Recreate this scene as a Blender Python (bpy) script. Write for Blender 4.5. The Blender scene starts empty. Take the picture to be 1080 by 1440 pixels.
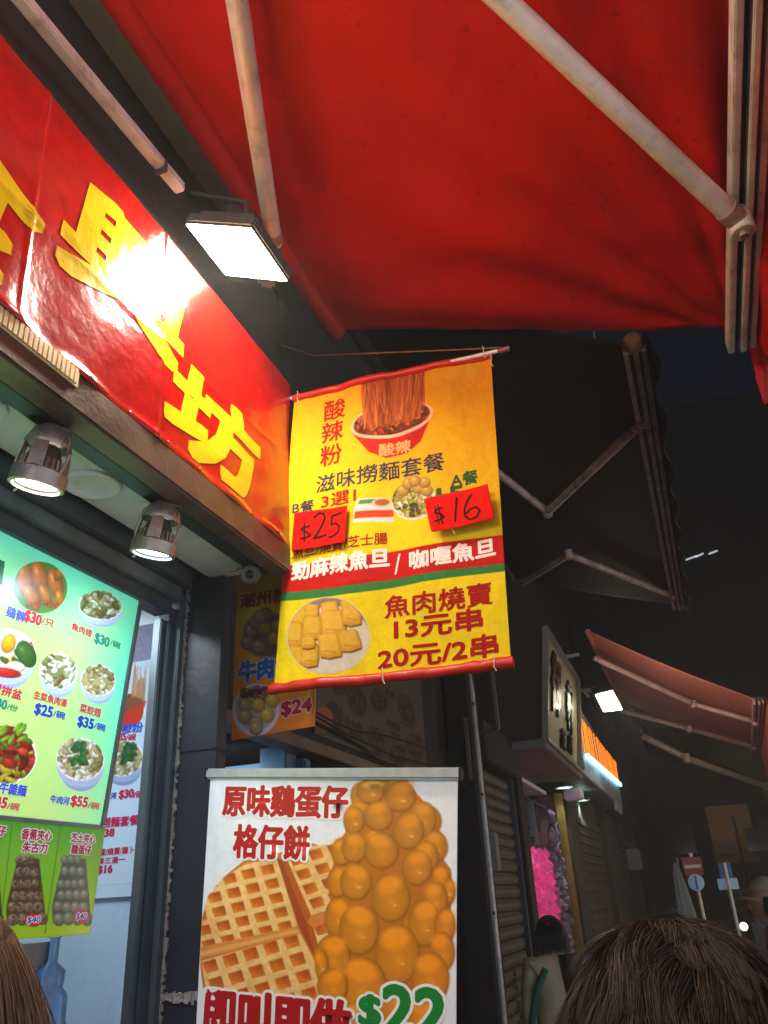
import bpy, math, random
import numpy as np
from mathutils import Vector, Matrix

S = bpy.context.scene
COL = S.collection
rnd = random.Random(7)
rad = math.radians

# ------------------------------------------------------------------ camera
F_PX = 1110.0
def _n(v):
    v = np.array(v, float)
    return v / np.linalg.norm(v)
_Y = _n((450, -525, -F_PX))
_Z = np.array((-140, 2320, -F_PX), float)
_Z = _n(_Z - _Z.dot(_Y) * _Y)
_X = np.cross(_Y, _Z)
CM = np.array([_X, _Y, _Z])
CP = np.array((0, 0, 1.6))
cam_d = bpy.data.cameras.new('camera')
cam = bpy.data.objects.new('camera', cam_d)
COL.objects.link(cam)
cam_d.sensor_fit = 'HORIZONTAL'
cam_d.sensor_width = 36.0
cam_d.lens = 36.0 * F_PX / 1080.0
cam_d.clip_start = 0.02
cam_d.clip_end = 500
cam.matrix_world = Matrix.Translation(Vector(CP)) @ Matrix([list(r) for r in CM]).to_4x4()
S.camera = cam

def ray(x, y):
    return _n(CM @ np.array((x - 540, 720 - y, -F_PX)))
def on(x, y, ax, val):
    d = ray(x, y); i = 'xyz'.index(ax)
    return CP + (val - CP[i]) / d[i] * d
def proj(P):
    c = (np.asarray(P, float) - CP) @ CM
    return 540 + F_PX * c[..., 0] / -c[..., 2], 720 - F_PX * c[..., 1] / -c[..., 2]

# ------------------------------------------------------------------ world: a night sky over a lit street
W = bpy.data.worlds.new('World'); S.world = W; W.use_nodes = True
bg = W.node_tree.nodes['Background']
bg.inputs[0].default_value = (0.10, 0.28, 1.0, 1)
bg.inputs[1].default_value = 0.011
S.view_settings.view_transform = 'Standard'
S.view_settings.look = 'None'
S.view_settings.gamma = 1
S.view_settings.exposure = 0
S.view_settings.use_curve_mapping = False
S.cycles.max_bounces = 6; S.cycles.diffuse_bounces = 4; S.cycles.glossy_bounces = 3; S.cycles.transmission_bounces = 3
S.cycles.volume_bounces = 0; S.cycles.caustics_reflective = False; S.cycles.caustics_refractive = False

def lamp(name, kind, loc, power, color=(1, 1, 1), size=0.1, aim=None, spot=None, blend=.5):
    d = bpy.data.lights.new(name, kind); d.energy = power; d.color = color
    if kind == 'AREA': d.size = size
    else: d.shadow_soft_size = size
    if spot: d.spot_size = rad(spot); d.spot_blend = blend
    o = bpy.data.objects.new(name, d); COL.objects.link(o); o.location = Vector(loc)
    if aim is not None:
        o.rotation_euler = (Vector(aim) - Vector(loc)).to_track_quat('-Z', 'Y').to_euler()
    return o

# ------------------------------------------------------------------ materials
def srgb(c):
    c = np.asarray(c, float) / 255.0
    return np.where(c <= .04045, c / 12.92, ((c + .055) / 1.055) ** 2.4)
def nt(name):
    m = bpy.data.materials.new(name); m.use_nodes = True
    t = m.node_tree
    return m, t, t.nodes['Principled BSDF']
def mat(name, col, rough=.5, metal=0, noise=0, scale=8, bump=0, bscale=60, spec=.5, dirt=None, dirt_amt=.5, dscale=3, coat=0, emit=None, es=0, trans=0, stretch=None):
    """a procedural material: base colour broken up by two noises, worn by a dirt colour, with a fine bump"""
    m, t, b = nt(name)
    N, L = t.nodes, t.links
    c = list(srgb(col)) + [1]
    tc = N.new('ShaderNodeTexCoord')
    vec = tc.outputs['Object']
    if stretch:
        mp = N.new('ShaderNodeMapping'); mp.inputs['Scale'].default_value = stretch
        L.new(vec, mp.inputs[0]); vec = mp.outputs[0]
    out = None
    if noise or dirt is not None:
        n1 = N.new('ShaderNodeTexNoise'); n1.inputs['Scale'].default_value = scale; n1.inputs['Detail'].default_value = 6
        L.new(vec, n1.inputs['Vector'])
        mr = N.new('ShaderNodeMapRange'); mr.inputs[1].default_value = .3; mr.inputs[2].default_value = .7
        mr.inputs[3].default_value = 1 - noise; mr.inputs[4].default_value = 1 + noise
        L.new(n1.outputs[0], mr.inputs[0])
        mx = N.new('ShaderNodeVectorMath'); mx.operation = 'SCALE'; mx.inputs[0].default_value = c[:3]
        L.new(mr.outputs[0], mx.inputs['Scale']); out = mx.outputs[0]
        rr = N.new('ShaderNodeMapRange'); rr.inputs[3].default_value = max(0.02, rough - .12); rr.inputs[4].default_value = min(1, rough + .18)
        L.new(n1.outputs[0], rr.inputs[0]); L.new(rr.outputs[0], b.inputs['Roughness'])
        if dirt is not None:
            n2 = N.new('ShaderNodeTexNoise'); n2.inputs['Scale'].default_value = dscale; n2.inputs['Detail'].default_value = 9; n2.inputs['Roughness'].default_value = .65
            L.new(vec, n2.inputs['Vector'])
            r2 = N.new('ShaderNodeMapRange'); r2.inputs[1].default_value = .5; r2.inputs[2].default_value = .72; r2.inputs[4].default_value = dirt_amt
            L.new(n2.outputs[0], r2.inputs[0])
            mm = N.new('ShaderNodeMix'); mm.data_type = 'RGBA'
            mm.inputs[7].default_value = list(srgb(dirt)) + [1]
            L.new(r2.outputs[0], mm.inputs[0]); L.new(out, mm.inputs[6]); out = mm.outputs[2]
        L.new(out, b.inputs['Base Color'])
    else:
        b.inputs['Base Color'].default_value = c
        b.inputs['Roughness'].default_value = rough
    b.inputs['Metallic'].default_value = metal
    b.inputs['Specular IOR Level'].default_value = spec
    b.inputs['Coat Weight'].default_value = coat
    if trans: b.inputs['Transmission Weight'].default_value = trans
    if bump:
        nb = N.new('ShaderNodeTexNoise'); nb.inputs['Scale'].default_value = bscale; nb.inputs['Detail'].default_value = 4
        L.new(vec, nb.inputs['Vector'])
        bp = N.new('ShaderNodeBump'); bp.inputs['Strength'].default_value = bump; bp.inputs['Distance'].default_value = .01
        L.new(nb.outputs[0], bp.inputs['Height']); L.new(bp.outputs[0], b.inputs['Normal'])
    if emit is not None:
        b.inputs['Emission Color'].default_value = list(srgb(emit)) + [1]
        b.inputs['Emission Strength'].default_value = es
    return m
def print_mat(name, rough=.45, bump=0, emission=0, coat=0, translucent=0, bscale=14, spec=.5):
    """printed sheet: ink colour from the 'ink' attribute, with a slight ripple of the sheet"""
    m, t, b = nt(name); N, L = t.nodes, t.links
    a = N.new('ShaderNodeAttribute'); a.attribute_name = 'ink'
    L.new(a.outputs['Color'], b.inputs['Base Color'])
    b.inputs['Roughness'].default_value = rough
    b.inputs['Coat Weight'].default_value = coat; b.inputs['Coat Roughness'].default_value = .15
    b.inputs['Specular IOR Level'].default_value = spec
    if emission:
        L.new(a.outputs['Color'], b.inputs['Emission Color']); b.inputs['Emission Strength'].default_value = emission
    if bump:
        tc = N.new('ShaderNodeTexCoord')
        nb = N.new('ShaderNodeTexNoise'); nb.inputs['Scale'].default_value = bscale; nb.inputs['Detail'].default_value = 5
        L.new(tc.outputs['Object'], nb.inputs['Vector'])
        bp = N.new('ShaderNodeBump'); bp.inputs['Strength'].default_value = bump; bp.inputs['Distance'].default_value = .02
        L.new(nb.outputs[0], bp.inputs['Height']); L.new(bp.outputs[0], b.inputs['Normal'])
    if translucent:
        tr = N.new('ShaderNodeBsdfTranslucent'); L.new(a.outputs['Color'], tr.inputs[0])
        ms = N.new('ShaderNodeMixShader'); ms.inputs[0].default_value = translucent
        L.new(b.outputs[0], ms.inputs[1]); L.new(tr.outputs[0], ms.inputs[2])
        L.new(ms.outputs[0], N['Material Output'].inputs[0])
    return m
def emit_mat(name, col, strength):
    m, t, b = nt(name)
    b.inputs['Base Color'].default_value = (.8, .8, .8, 1)
    b.inputs['Emission Color'].default_value = list(srgb(col)) + [1]
    b.inputs['Emission Strength'].default_value = strength
    return m

# ------------------------------------------------------------------ objects
ORG = {}
def thing(name, loc, label, cat, group=None):
    o = bpy.data.objects.new(name, None); COL.objects.link(o); o.location = Vector([float(v) for v in loc])
    o.empty_display_size = .1
    o['label'] = label; o['category'] = cat
    if group: o['group'] = group
    ORG[o.name] = Vector(o.location)
    return o
def link(name, me, m, parent=None, smooth=False, label=None, kind=None):
    o = bpy.data.objects.new(name, me); COL.objects.link(o)
    if m is not None:
        me.materials.clear(); me.materials.append(m)
    if smooth:
        me.polygons.foreach_set('use_smooth', [True] * len(me.polygons))
    if parent:
        org = ORG[parent.name]
        me.transform(Matrix.Translation(-org))
        o.parent = parent; ORG[o.name] = org
    if label: o['label'] = label
    if kind: o['kind'] = kind
    return o
def tag(o, label=None, cat=None, group=None, kind=None):
    for k, v in (('label', label), ('category', cat), ('group', group), ('kind', kind)):
        if v: o[k] = v
    return o

class MB:
    """collects verts and faces in world space"""
    def __init__(s): s.v = []; s.f = []
    def add(s, vs, fs):
        b = len(s.v); s.v += [tuple(map(float, p)) for p in vs]; s.f += [tuple(b + i for i in f) for f in fs]; return s
    def hexa(s, p):
        return s.add(p, [(0, 3, 2, 1), (4, 5, 6, 7), (0, 1, 5, 4), (1, 2, 6, 5), (2, 3, 7, 6), (3, 0, 4, 7)])
    def box(s, x0, x1, y0, y1, z0, z1):
        return s.hexa([(x0, y0, z0), (x1, y0, z0), (x1, y1, z0), (x0, y1, z0), (x0, y0, z1), (x1, y0, z1), (x1, y1, z1), (x0, y1, z1)])
    def bar(s, a, b, w, h, up=(0, 0, 1)):
        a, b = Vector(a), Vector(b); d = (b - a).normalized(); up = Vector(up)
        r = d.cross(up).normalized(); u = r.cross(d)
        p = [q + r * i * w / 2 + u * j * h / 2 for q in (a, b) for i, j in ((-1, -1), (1, -1), (1, 1), (-1, 1))]
        return s.hexa(p)
    def tube(s, pts, r, n=12, cap=True):
        pts = [Vector(p) for p in pts]; rs = r if isinstance(r, (list, tuple)) else [r] * len(pts)
        vs = []; fs = []
        d0 = (pts[1] - pts[0]).normalized()
        ref = Vector((0, 0, 1)) if abs(d0.z) < .9 else Vector((1, 0, 0))
        for i, p in enumerate(pts):
            d = (pts[min(i + 1, len(pts) - 1)] - pts[max(i - 1, 0)]).normalized()
            x = d.cross(ref).normalized(); y = d.cross(x)
            for k in range(n):
                t = 2 * math.pi * k / n
                vs.append(p + (x * math.cos(t) + y * math.sin(t)) * rs[i])
        for i in range(len(pts) - 1):
            for k in range(n):
                k2 = (k + 1) % n
                fs.append((i * n + k, i * n + k2, (i + 1) * n + k2, (i + 1) * n + k))
        if cap:
            fs.append(tuple(range(n))[::-1]); fs.append(tuple((len(pts) - 1) * n + k for k in range(n)))
        return s.add(vs, fs)
    def ring(s, c, nrm, prof, n=28, closed=False):
        """lathe: prof = [(radius, height)] around axis nrm through c"""
        c = Vector(c); nz = Vector(nrm).normalized()
        ref = Vector((0, 0, 1)) if abs(nz.z) < .9 else Vector((1, 0, 0))
        x = nz.cross(ref).normalized(); y = nz.cross(x)
        vs = []; fs = []
        for r, h in prof:
            for k in range(n):
                t = 2 * math.pi * k / n
                vs.append(c + nz * h + (x * math.cos(t) + y * math.sin(t)) * r)
        m = len(prof)
        for i in range(m - 1 if not closed else m):
            j = (i + 1) % m
            for k in range(n):
                k2 = (k + 1) % n
                fs.append((i * n + k, i * n + k2, j * n + k2, j * n + k))
        return s.add(vs, fs)
    def quad(s, a, b, c, d): return s.add([a, b, c, d], [(0, 1, 2, 3)])
    def slab(s, pts, off):
        """polygon pts pushed by vector off into a solid"""
        n = len(pts); off = Vector(off); P = [Vector(p) for p in pts]
        vs = P + [p + off for p in P]
        fs = [tuple(range(n)), tuple(range(n, 2 * n))[::-1]] + [(i, i + n, (i + 1) % n + n, (i + 1) % n) for i in range(n)]
        return s.add(vs, fs)
    def build(s, name, m, parent=None, smooth=False, bevel=0, label=None, kind=None, seg=2):
        me = bpy.data.meshes.new(name); me.from_pydata(s.v, [], s.f); me.update()
        import bmesh
        bm = bmesh.new(); bm.from_mesh(me)
        bmesh.ops.recalc_face_normals(bm, faces=bm.faces)
        if bevel:
            bmesh.ops.bevel(bm, geom=[e for e in bm.edges if len(e.link_faces) == 2 and e.calc_face_angle(0) > .5], offset=bevel, segments=seg, affect='EDGES', clamp_overlap=True)
        bm.to_mesh(me); bm.free()
        o = link(name, me, m, parent, smooth, label, kind)
        if smooth and not bevel:
            try: me.set_sharp_from_angle(angle=rad(40))
            except Exception: pass
        return o

def gridmesh(name, P, m, parent=None, smooth=True, col=None, thick=None, label=None, kind=None):
    """P: (rows, cols, 3) array; optional per-vertex colours; thick = vector to a back sheet"""
    R, C_ = P.shape[:2]
    V = P.reshape(-1, 3)
    i = np.arange(R * C_).reshape(R, C_)
    Q = np.stack([i[:-1, :-1], i[1:, :-1], i[1:, 1:], i[:-1, 1:]], -1).reshape(-1, 4)
    if thick is not None:
        b = len(V); V = np.vstack([V, V + np.array(thick)])
        ring = np.concatenate([i[0, :], i[1:, -1], i[-1, -2::-1], i[-2:0:-1, 0]])
        nx = np.roll(ring, -1)
        Q = np.vstack([Q, Q[:, ::-1] + b, np.stack([ring, nx, nx + b, ring + b], -1)])
    me = bpy.data.meshes.new(name)
    me.vertices.add(len(V)); me.vertices.foreach_set('co', V.astype(np.float32).ravel())
    me.loops.add(Q.size); me.loops.foreach_set('vertex_index', Q.astype(np.int32).ravel())
    me.polygons.add(len(Q)); me.polygons.foreach_set('loop_start', np.arange(0, Q.size, 4, dtype=np.int32))
    me.update(calc_edges=True); me.validate()
    if col is not None:
        A = me.attributes.new('ink', 'FLOAT_COLOR', 'POINT')
        c = np.concatenate([col.reshape(-1, 3), np.ones((R * C_, 1))], 1)
        if thick is not None: c = np.vstack([c, c * [.9, .9, .9, 1]])
        A.data.foreach_set('color', c.astype(np.float32).ravel())
    return link(name, me, m, parent, smooth, label, kind)

# ------------------------------------------------------------------ noise + printing tools
def hsh(ix, iy, seed):
    n = (ix * 374761393 + iy * 668265263 + seed * 1442695041) & 0xffffffff
    n = ((n ^ (n >> 13)) * 1274126177) & 0xffffffff
    return ((n ^ (n >> 16)) & 0xffff) / 65535.0
def vnoise(x, y, seed=0):
    x = np.asarray(x, float); y = np.asarray(y, float)
    ix = np.floor(x).astype(np.int64); iy = np.floor(y).astype(np.int64)
    fx = x - ix; fy = y - iy
    fx = fx * fx * (3 - 2 * fx); fy = fy * fy * (3 - 2 * fy)
    a = hsh(ix, iy, seed); b = hsh(ix + 1, iy, seed); c = hsh(ix, iy + 1, seed); d = hsh(ix + 1, iy + 1, seed)
    return (a * (1 - fx) + b * fx) * (1 - fy) + (c * (1 - fx) + d * fx) * fy
def fbm(x, y, seed=0, o=4):
    r = 0; a = .5; s = 0
    for k in range(o):
        r = r + a * vnoise(x * 2 ** k, y * 2 ** k, seed + k); s += a; a *= .5
    return r / s

class Ink:
    """paints colours onto the vertices of a sheet; x, y are the sheet's print coordinates"""
    def __init__(s, x, y, base=(255, 255, 255)):
        s.x = x; s.y = y; s.c = np.ones(x.shape + (3,)) * np.array(base, float); s.clip = None
    def put(s, m, col):
        m = np.clip(m, 0, 1)
        if s.clip is not None: m = m * s.clip
        col = np.asarray(col, float)
        s.c = s.c * (1 - m[..., None]) + col * m[..., None]
    def emask(s, cx, cy, rx, ry, rot=0, soft=1.0):
        t = rad(rot); dx = s.x - cx; dy = s.y - cy
        u = (dx * math.cos(t) + dy * math.sin(t)) / rx; v = (-dx * math.sin(t) + dy * math.cos(t)) / ry
        r = np.sqrt(u * u + v * v)
        return np.clip((1 - r) * min(rx, ry) / soft + .5, 0, 1), u, v, r
    def ell(s, cx, cy, rx, ry, col, rot=0, soft=1.0):
        m = s.emask(cx, cy, rx, ry, rot, soft)[0]; s.put(m, col)
    def pmask(s, pts, soft=1.0):
        x, y = s.x, s.y; n = len(pts); d = np.full(x.shape, 1e9); ins = np.zeros(x.shape, bool)
        for i in range(n):
            ax, ay = pts[i]; bx, by = pts[(i + 1) % n]
            ex, ey = bx - ax, by - ay; wx, wy = x - ax, y - ay
            t = np.clip((wx * ex + wy * ey) / (ex * ex + ey * ey + 1e-9), 0, 1)
            d = np.minimum(d, np.hypot(wx - ex * t, wy - ey * t))
            c = ((ay > y) != (by > y)) & (x < (bx - ax) * (y - ay) / ((by - ay) if by != ay else 1e-9) + ax)
            ins ^= c
        sd = np.where(ins, d, -d)
        return np.clip(sd / soft + .5, 0, 1)
    def poly(s, pts, col, soft=1.0): s.put(s.pmask(pts, soft), col)
    def ball(s, cx, cy, rx, ry, col, rot=0, soft=1.0, hi=.35, lx=-.25, ly=-.5, edge=.55):
        m, u, v, r = s.emask(cx, cy, rx, ry, rot, soft)
        z = np.sqrt(np.clip(1 - r * r, 0, 1))
        sh = edge + (1 - edge) * np.clip(z * .75 + (u * lx + v * ly) * .6 + .15, 0, 1)
        sp = np.clip(1 - np.hypot(u - lx * .9, v - ly * .9) / .5, 0, 1) ** 2 * hi
        c = np.array(col, float) * sh[..., None] + 255 * sp[..., None] * .5
        s.put(m, np.clip(c, 0, 255))
    def line(s, pts, w, col, soft=1.0):
        d = np.full(s.x.shape, 1e9)
        for (ax, ay), (bx, by) in zip(pts[:-1], pts[1:]):
            ex, ey = bx - ax, by - ay; wx, wy = s.x - ax, s.y - ay
            t = np.clip((wx * ex + wy * ey) / (ex * ex + ey * ey + 1e-9), 0, 1)
            d = np.minimum(d, np.hypot(wx - ex * t, wy - ey * t))
        s.put(np.clip((w / 2 - d) / soft + .5, 0, 1), col)
    def speck(s, amt, sc, seed=1):
        n = fbm(s.x / sc, s.y / sc, seed) - .5
        s.c = np.clip(s.c * (1 + amt * n[..., None]), 0, 255)
    def linear(s): return srgb(np.clip(s.c, 0, 255))

class Sheet:
    """a flat sheet through four world corners TL TR BR BL, with its own ripple; prints are laid out on it"""
    def __init__(s, tl, tr, br, bl, toward=(0, 0, 1.6), ripple=None):
        s.k = [np.array(p, float) for p in (tl, tr, br, bl)]
        n = np.cross(s.k[1] - s.k[0], s.k[3] - s.k[0]); n /= np.linalg.norm(n)
        if n.dot(np.array(toward) - s.k[0]) < 0: n = -n
        s.n = n; s.ripple = ripple or (lambda u, v: np.zeros(np.shape(u)))
    def flat(s, u, v):
        u = np.asarray(u, float)[..., None]; v = np.asarray(v, float)[..., None]
        a, b, c, d = s.k
        return (a * (1 - u) + b * u) * (1 - v) + (d * (1 - u) + c * u) * v
    def at(s, u, v, off=0):
        return s.flat(u, v) + s.n * (s.ripple(np.asarray(u, float), np.asarray(v, float)) + off)[..., None]
    def uv(s, x, y):
        u = v = .5
        for _ in range(20):
            p = proj(s.flat(u, v)); pu = proj(s.flat(u + 1e-4, v)); pv = proj(s.flat(u, v + 1e-4))
            J = np.array([[(pu[0] - p[0]) / 1e-4, (pv[0] - p[0]) / 1e-4], [(pu[1] - p[1]) / 1e-4, (pv[1] - p[1]) / 1e-4]])
            du = np.linalg.solve(J, np.array([x - p[0], y - p[1]])); u += du[0]; v += du[1]
            if abs(du).max() < 1e-7: break
        return u, v, J
    def grid(s, nu, nv, v0=0, v1=1, u0=0, u1=1):
        U, V = np.meshgrid(np.linspace(u0, u1, nu), np.linspace(v0, v1, nv))
        return U, V

GC = {}
def subdiv(P, T, mx, sx=1.0, sy=1.0):
    P = [tuple(p) for p in P]; T = [tuple(t) for t in T]
    for _ in range(6):
        nT = []; mid = {}; hit = False
        for t in T:
            L = [math.hypot((P[t[i]][0] - P[t[(i + 1) % 3]][0]) * sx, (P[t[i]][1] - P[t[(i + 1) % 3]][1]) * sy) for i in range(3)]
            if max(L) <= mx: nT.append(t); continue
            hit = True
            i = L.index(max(L)); a_, b_, c_ = t[i], t[(i + 1) % 3], t[(i + 2) % 3]
            k = (min(a_, b_), max(a_, b_))
            if k not in mid:
                P.append(((P[a_][0] + P[b_][0]) / 2, (P[a_][1] + P[b_][1]) / 2)); mid[k] = len(P) - 1
            m_ = mid[k]; nT += [(a_, m_, c_), (m_, b_, c_)]
        T = nT
        if not hit: break
    return np.array(P), np.array(T)
def glyphs(body):
    if body in GC: return GC[body]
    c = bpy.data.curves.new('lettering', 'FONT'); c.body = body; c.size = 1; c.resolution_u = 3
    o = bpy.data.objects.new('lettering', c); COL.objects.link(o)
    dg = bpy.context.evaluated_depsgraph_get()
    me = bpy.data.meshes.new_from_object(o.evaluated_get(dg))
    me.calc_loop_triangles()
    V = np.array([v.co[:2] for v in me.vertices]); T = np.array([t.vertices[:] for t in me.loop_triangles], int)
    bpy.data.objects.remove(o); bpy.data.curves.remove(c); bpy.data.meshes.remove(me)
    lo = V.min(0); hi = V.max(0)
    GC[body] = ((V - lo) / (hi - lo), T, (hi - lo)[0] / (hi - lo)[1])
    return GC[body]

class Letters:
    """flat lettering on a sheet: each stroke layer a hair above the print, joined in one part"""
    def __init__(s, sheet, cut=0): s.s = sheet; s.cut = cut; s.V = []; s.T = []; s.C = []; s.n = 0; s.lift = 0
    def raw(s, U, V, T, col, off):
        P = s.s.at(U, V, off)
        s.V.append(P); s.T.append(T + s.n); s.C.append(np.tile(srgb(col), (len(P), 1))); s.n += len(P)
    def text(s, body, x, y, w, h, col, bold=.8, outline=None, ow=2.0, skew=0, slant=0, rot=0, n=8):
        """body centred on print position x, y, w by h across (print units), strokes fattened by bold"""
        V, T, asp = glyphs(body)
        if s.cut: V, T = subdiv(V, T, s.cut, w, h)
        u0, v0, J = s.s.uv(x, y)
        Ji = np.linalg.inv(J)
        ax = J[:, 0] / np.linalg.norm(J[:, 0]); ay = J[:, 1] / np.linalg.norm(J[:, 1])
        if rot:
            c_, s_ = math.cos(rad(rot)), math.sin(rad(rot))
            ax, ay = ax * c_ + ay * s_, ay * c_ - ax * s_
        gx = (V[:, 0] - .5) * w + (V[:, 1] - .5) * slant * h; gy = -(V[:, 1] - .5) * h + (V[:, 0] - .5) * skew * w
        def lay(dx, dy, c, off):
            q = ax[None] * (gx + dx)[:, None] + ay[None] * (gy + dy)[:, None]
            d = q @ Ji.T
            s.raw(u0 + d[:, 0], v0 + d[:, 1], T, c, off)
        s.lift += 1e-5
        if outline is not None:
            no = 20 if ow > 4 else 10
            for k in range(no):
                t = 2 * math.pi * k / no
                lay(math.cos(t) * ow, math.sin(t) * ow, outline, .0008 + k * 5e-6 + s.lift)
        if bold:
            if bold > 1.5: n = 16
            for k in range(n):
                t = 2 * math.pi * k / n
                lay(math.cos(t) * bold, math.sin(t) * bold, col, .0010 + k * 5e-6 + s.lift)
        lay(0, 0, col, .0011 + s.lift)
    def stroke(s, pts, w, col, off=.0016):
        """pen stroke: pts in print units"""
        Q = np.array([s.s.uv(*p)[:2] for p in pts]); 
        for (p, q), (a, b) in zip(zip(pts[:-1], pts[1:]), zip(Q[:-1], Q[1:])):
            d = np.array(q, float) - p; L = np.linalg.norm(d) + 1e-9; nn = np.array([-d[1], d[0]]) / L * w / 2; e = d / L * w * .3
            c4 = [np.array(p) - nn - e, np.array(p) + nn - e, np.array(q) + nn + e, np.array(q) - nn + e]
            uv = np.array([s.s.uv(*c)[:2] for c in c4])
            s.lift += 2e-6
            s.raw(uv[:, 0], uv[:, 1], np.array([[0, 1, 2], [0, 2, 3]]), col, off + s.lift)
    def build(s, name, m, parent, kind=None):
        V = np.vstack(s.V); T = np.vstack(s.T); Cc = np.vstack(s.C)
        me = bpy.data.meshes.new(name)
        me.vertices.add(len(V)); me.vertices.foreach_set('co', V.astype(np.float32).ravel())
        me.loops.add(T.size); me.loops.foreach_set('vertex_index', T.astype(np.int32).ravel())
        me.polygons.add(len(T)); me.polygons.foreach_set('loop_start', np.arange(0, T.size, 3, dtype=np.int32))
        me.update(calc_edges=True)
        A = me.attributes.new('ink', 'FLOAT_COLOR', 'POINT')
        A.data.foreach_set('color', np.concatenate([Cc, np.ones((len(Cc), 1))], 1).astype(np.float32).ravel())
        return link(name, me, m, parent, False, None, kind)

def sheet_part(name, sh, nu, nv, paint, m, parent, thick=.0015, base=(255, 255, 255), vs=None, label=None):
    U, V = sh.grid(nu, nv)
    if vs is not None: U, V = np.meshgrid(np.linspace(0, 1, nu), vs)
    X, Y = proj(sh.flat(U, V))
    ink = Ink(X, Y, base); ink.u = U; ink.v = V
    paint(ink)
    return gridmesh(name, sh.at(U, V), m, parent, True, ink.linear(), thick=-sh.n * thick, label=label)
# ------------------------------------------------------------------ shared materials
M_steel = mat('brushed_steel', (120, 100, 84), .42, .65, .25, 6, .15, 90, dirt=(70, 48, 36), dirt_amt=.7, dscale=5)
M_cream = mat('cream_painted_steel', (226, 216, 204), .4, .1, .12, 9, .1, 120, dirt=(92, 58, 36), dirt_amt=.55, dscale=14)
M_white = mat('soffit_board', (232, 222, 236), .5, 0, .07, 4, .08, 40, dirt=(110, 104, 96), dirt_amt=.35, dscale=5)
M_alu = mat('aluminium_frame', (120, 134, 140), .36, .8, .12, 10, .06, 200, dirt=(60, 62, 60), dirt_amt=.5, dscale=8, stretch=(1, 1, .15))
M_alud = mat('dark_aluminium', (74, 84, 92), .4, .7, .15, 10, .06, 200)
M_black = mat('black_gap', (16, 17, 20), .6)
M_lampgrey = mat('lamp_die_cast', (92, 86, 82), .45, .6, .15, 30, .1, 150)
M_spot = mat('spotlight_shell', (168, 152, 142), .38, .7, .2, 25, .1, 160, dirt=(50, 40, 36), dirt_amt=.6, dscale=18)
M_pillar = mat('dark_pillar_tile', (34, 37, 46), .33, 0, .2, 3, .12, 20, dirt=(62, 60, 58), dirt_amt=.3, dscale=7)
M_mortar = mat('chipped_mortar', (140, 135, 128), .9, 0, .3, 40, .6, 90, dirt=(40, 38, 36), dirt_amt=.8, dscale=25)
M_darkwall = mat('sooty_wall', (44, 36, 30), .8, 0, .25, 3, .3, 25, dirt=(20, 18, 16), dirt_amt=.7, dscale=2)
M_concrete = mat('old_concrete', (104, 88, 66), .85, 0, .25, 2, .35, 18, dirt=(35, 32, 28), dirt_amt=.6, dscale=1.2)
M_road = mat('asphalt', (52, 52, 54), .8, 0, .25, 6, .4, 90, dirt=(34, 34, 34), dirt_amt=.6, dscale=.8)
M_pave = mat('pavement_slabs', (98, 92, 86), .75, 0, .2, 5, .3, 60, dirt=(60, 52, 46), dirt_amt=.6, dscale=1.5)
M_blue = mat('blue_metal', (70, 100, 122), .4, .3, .12, 6, .05, 80)
M_red_tube = mat('red_vinyl_sleeve', (196, 30, 12), .38, 0, .1, 20, .25, 30)

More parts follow.
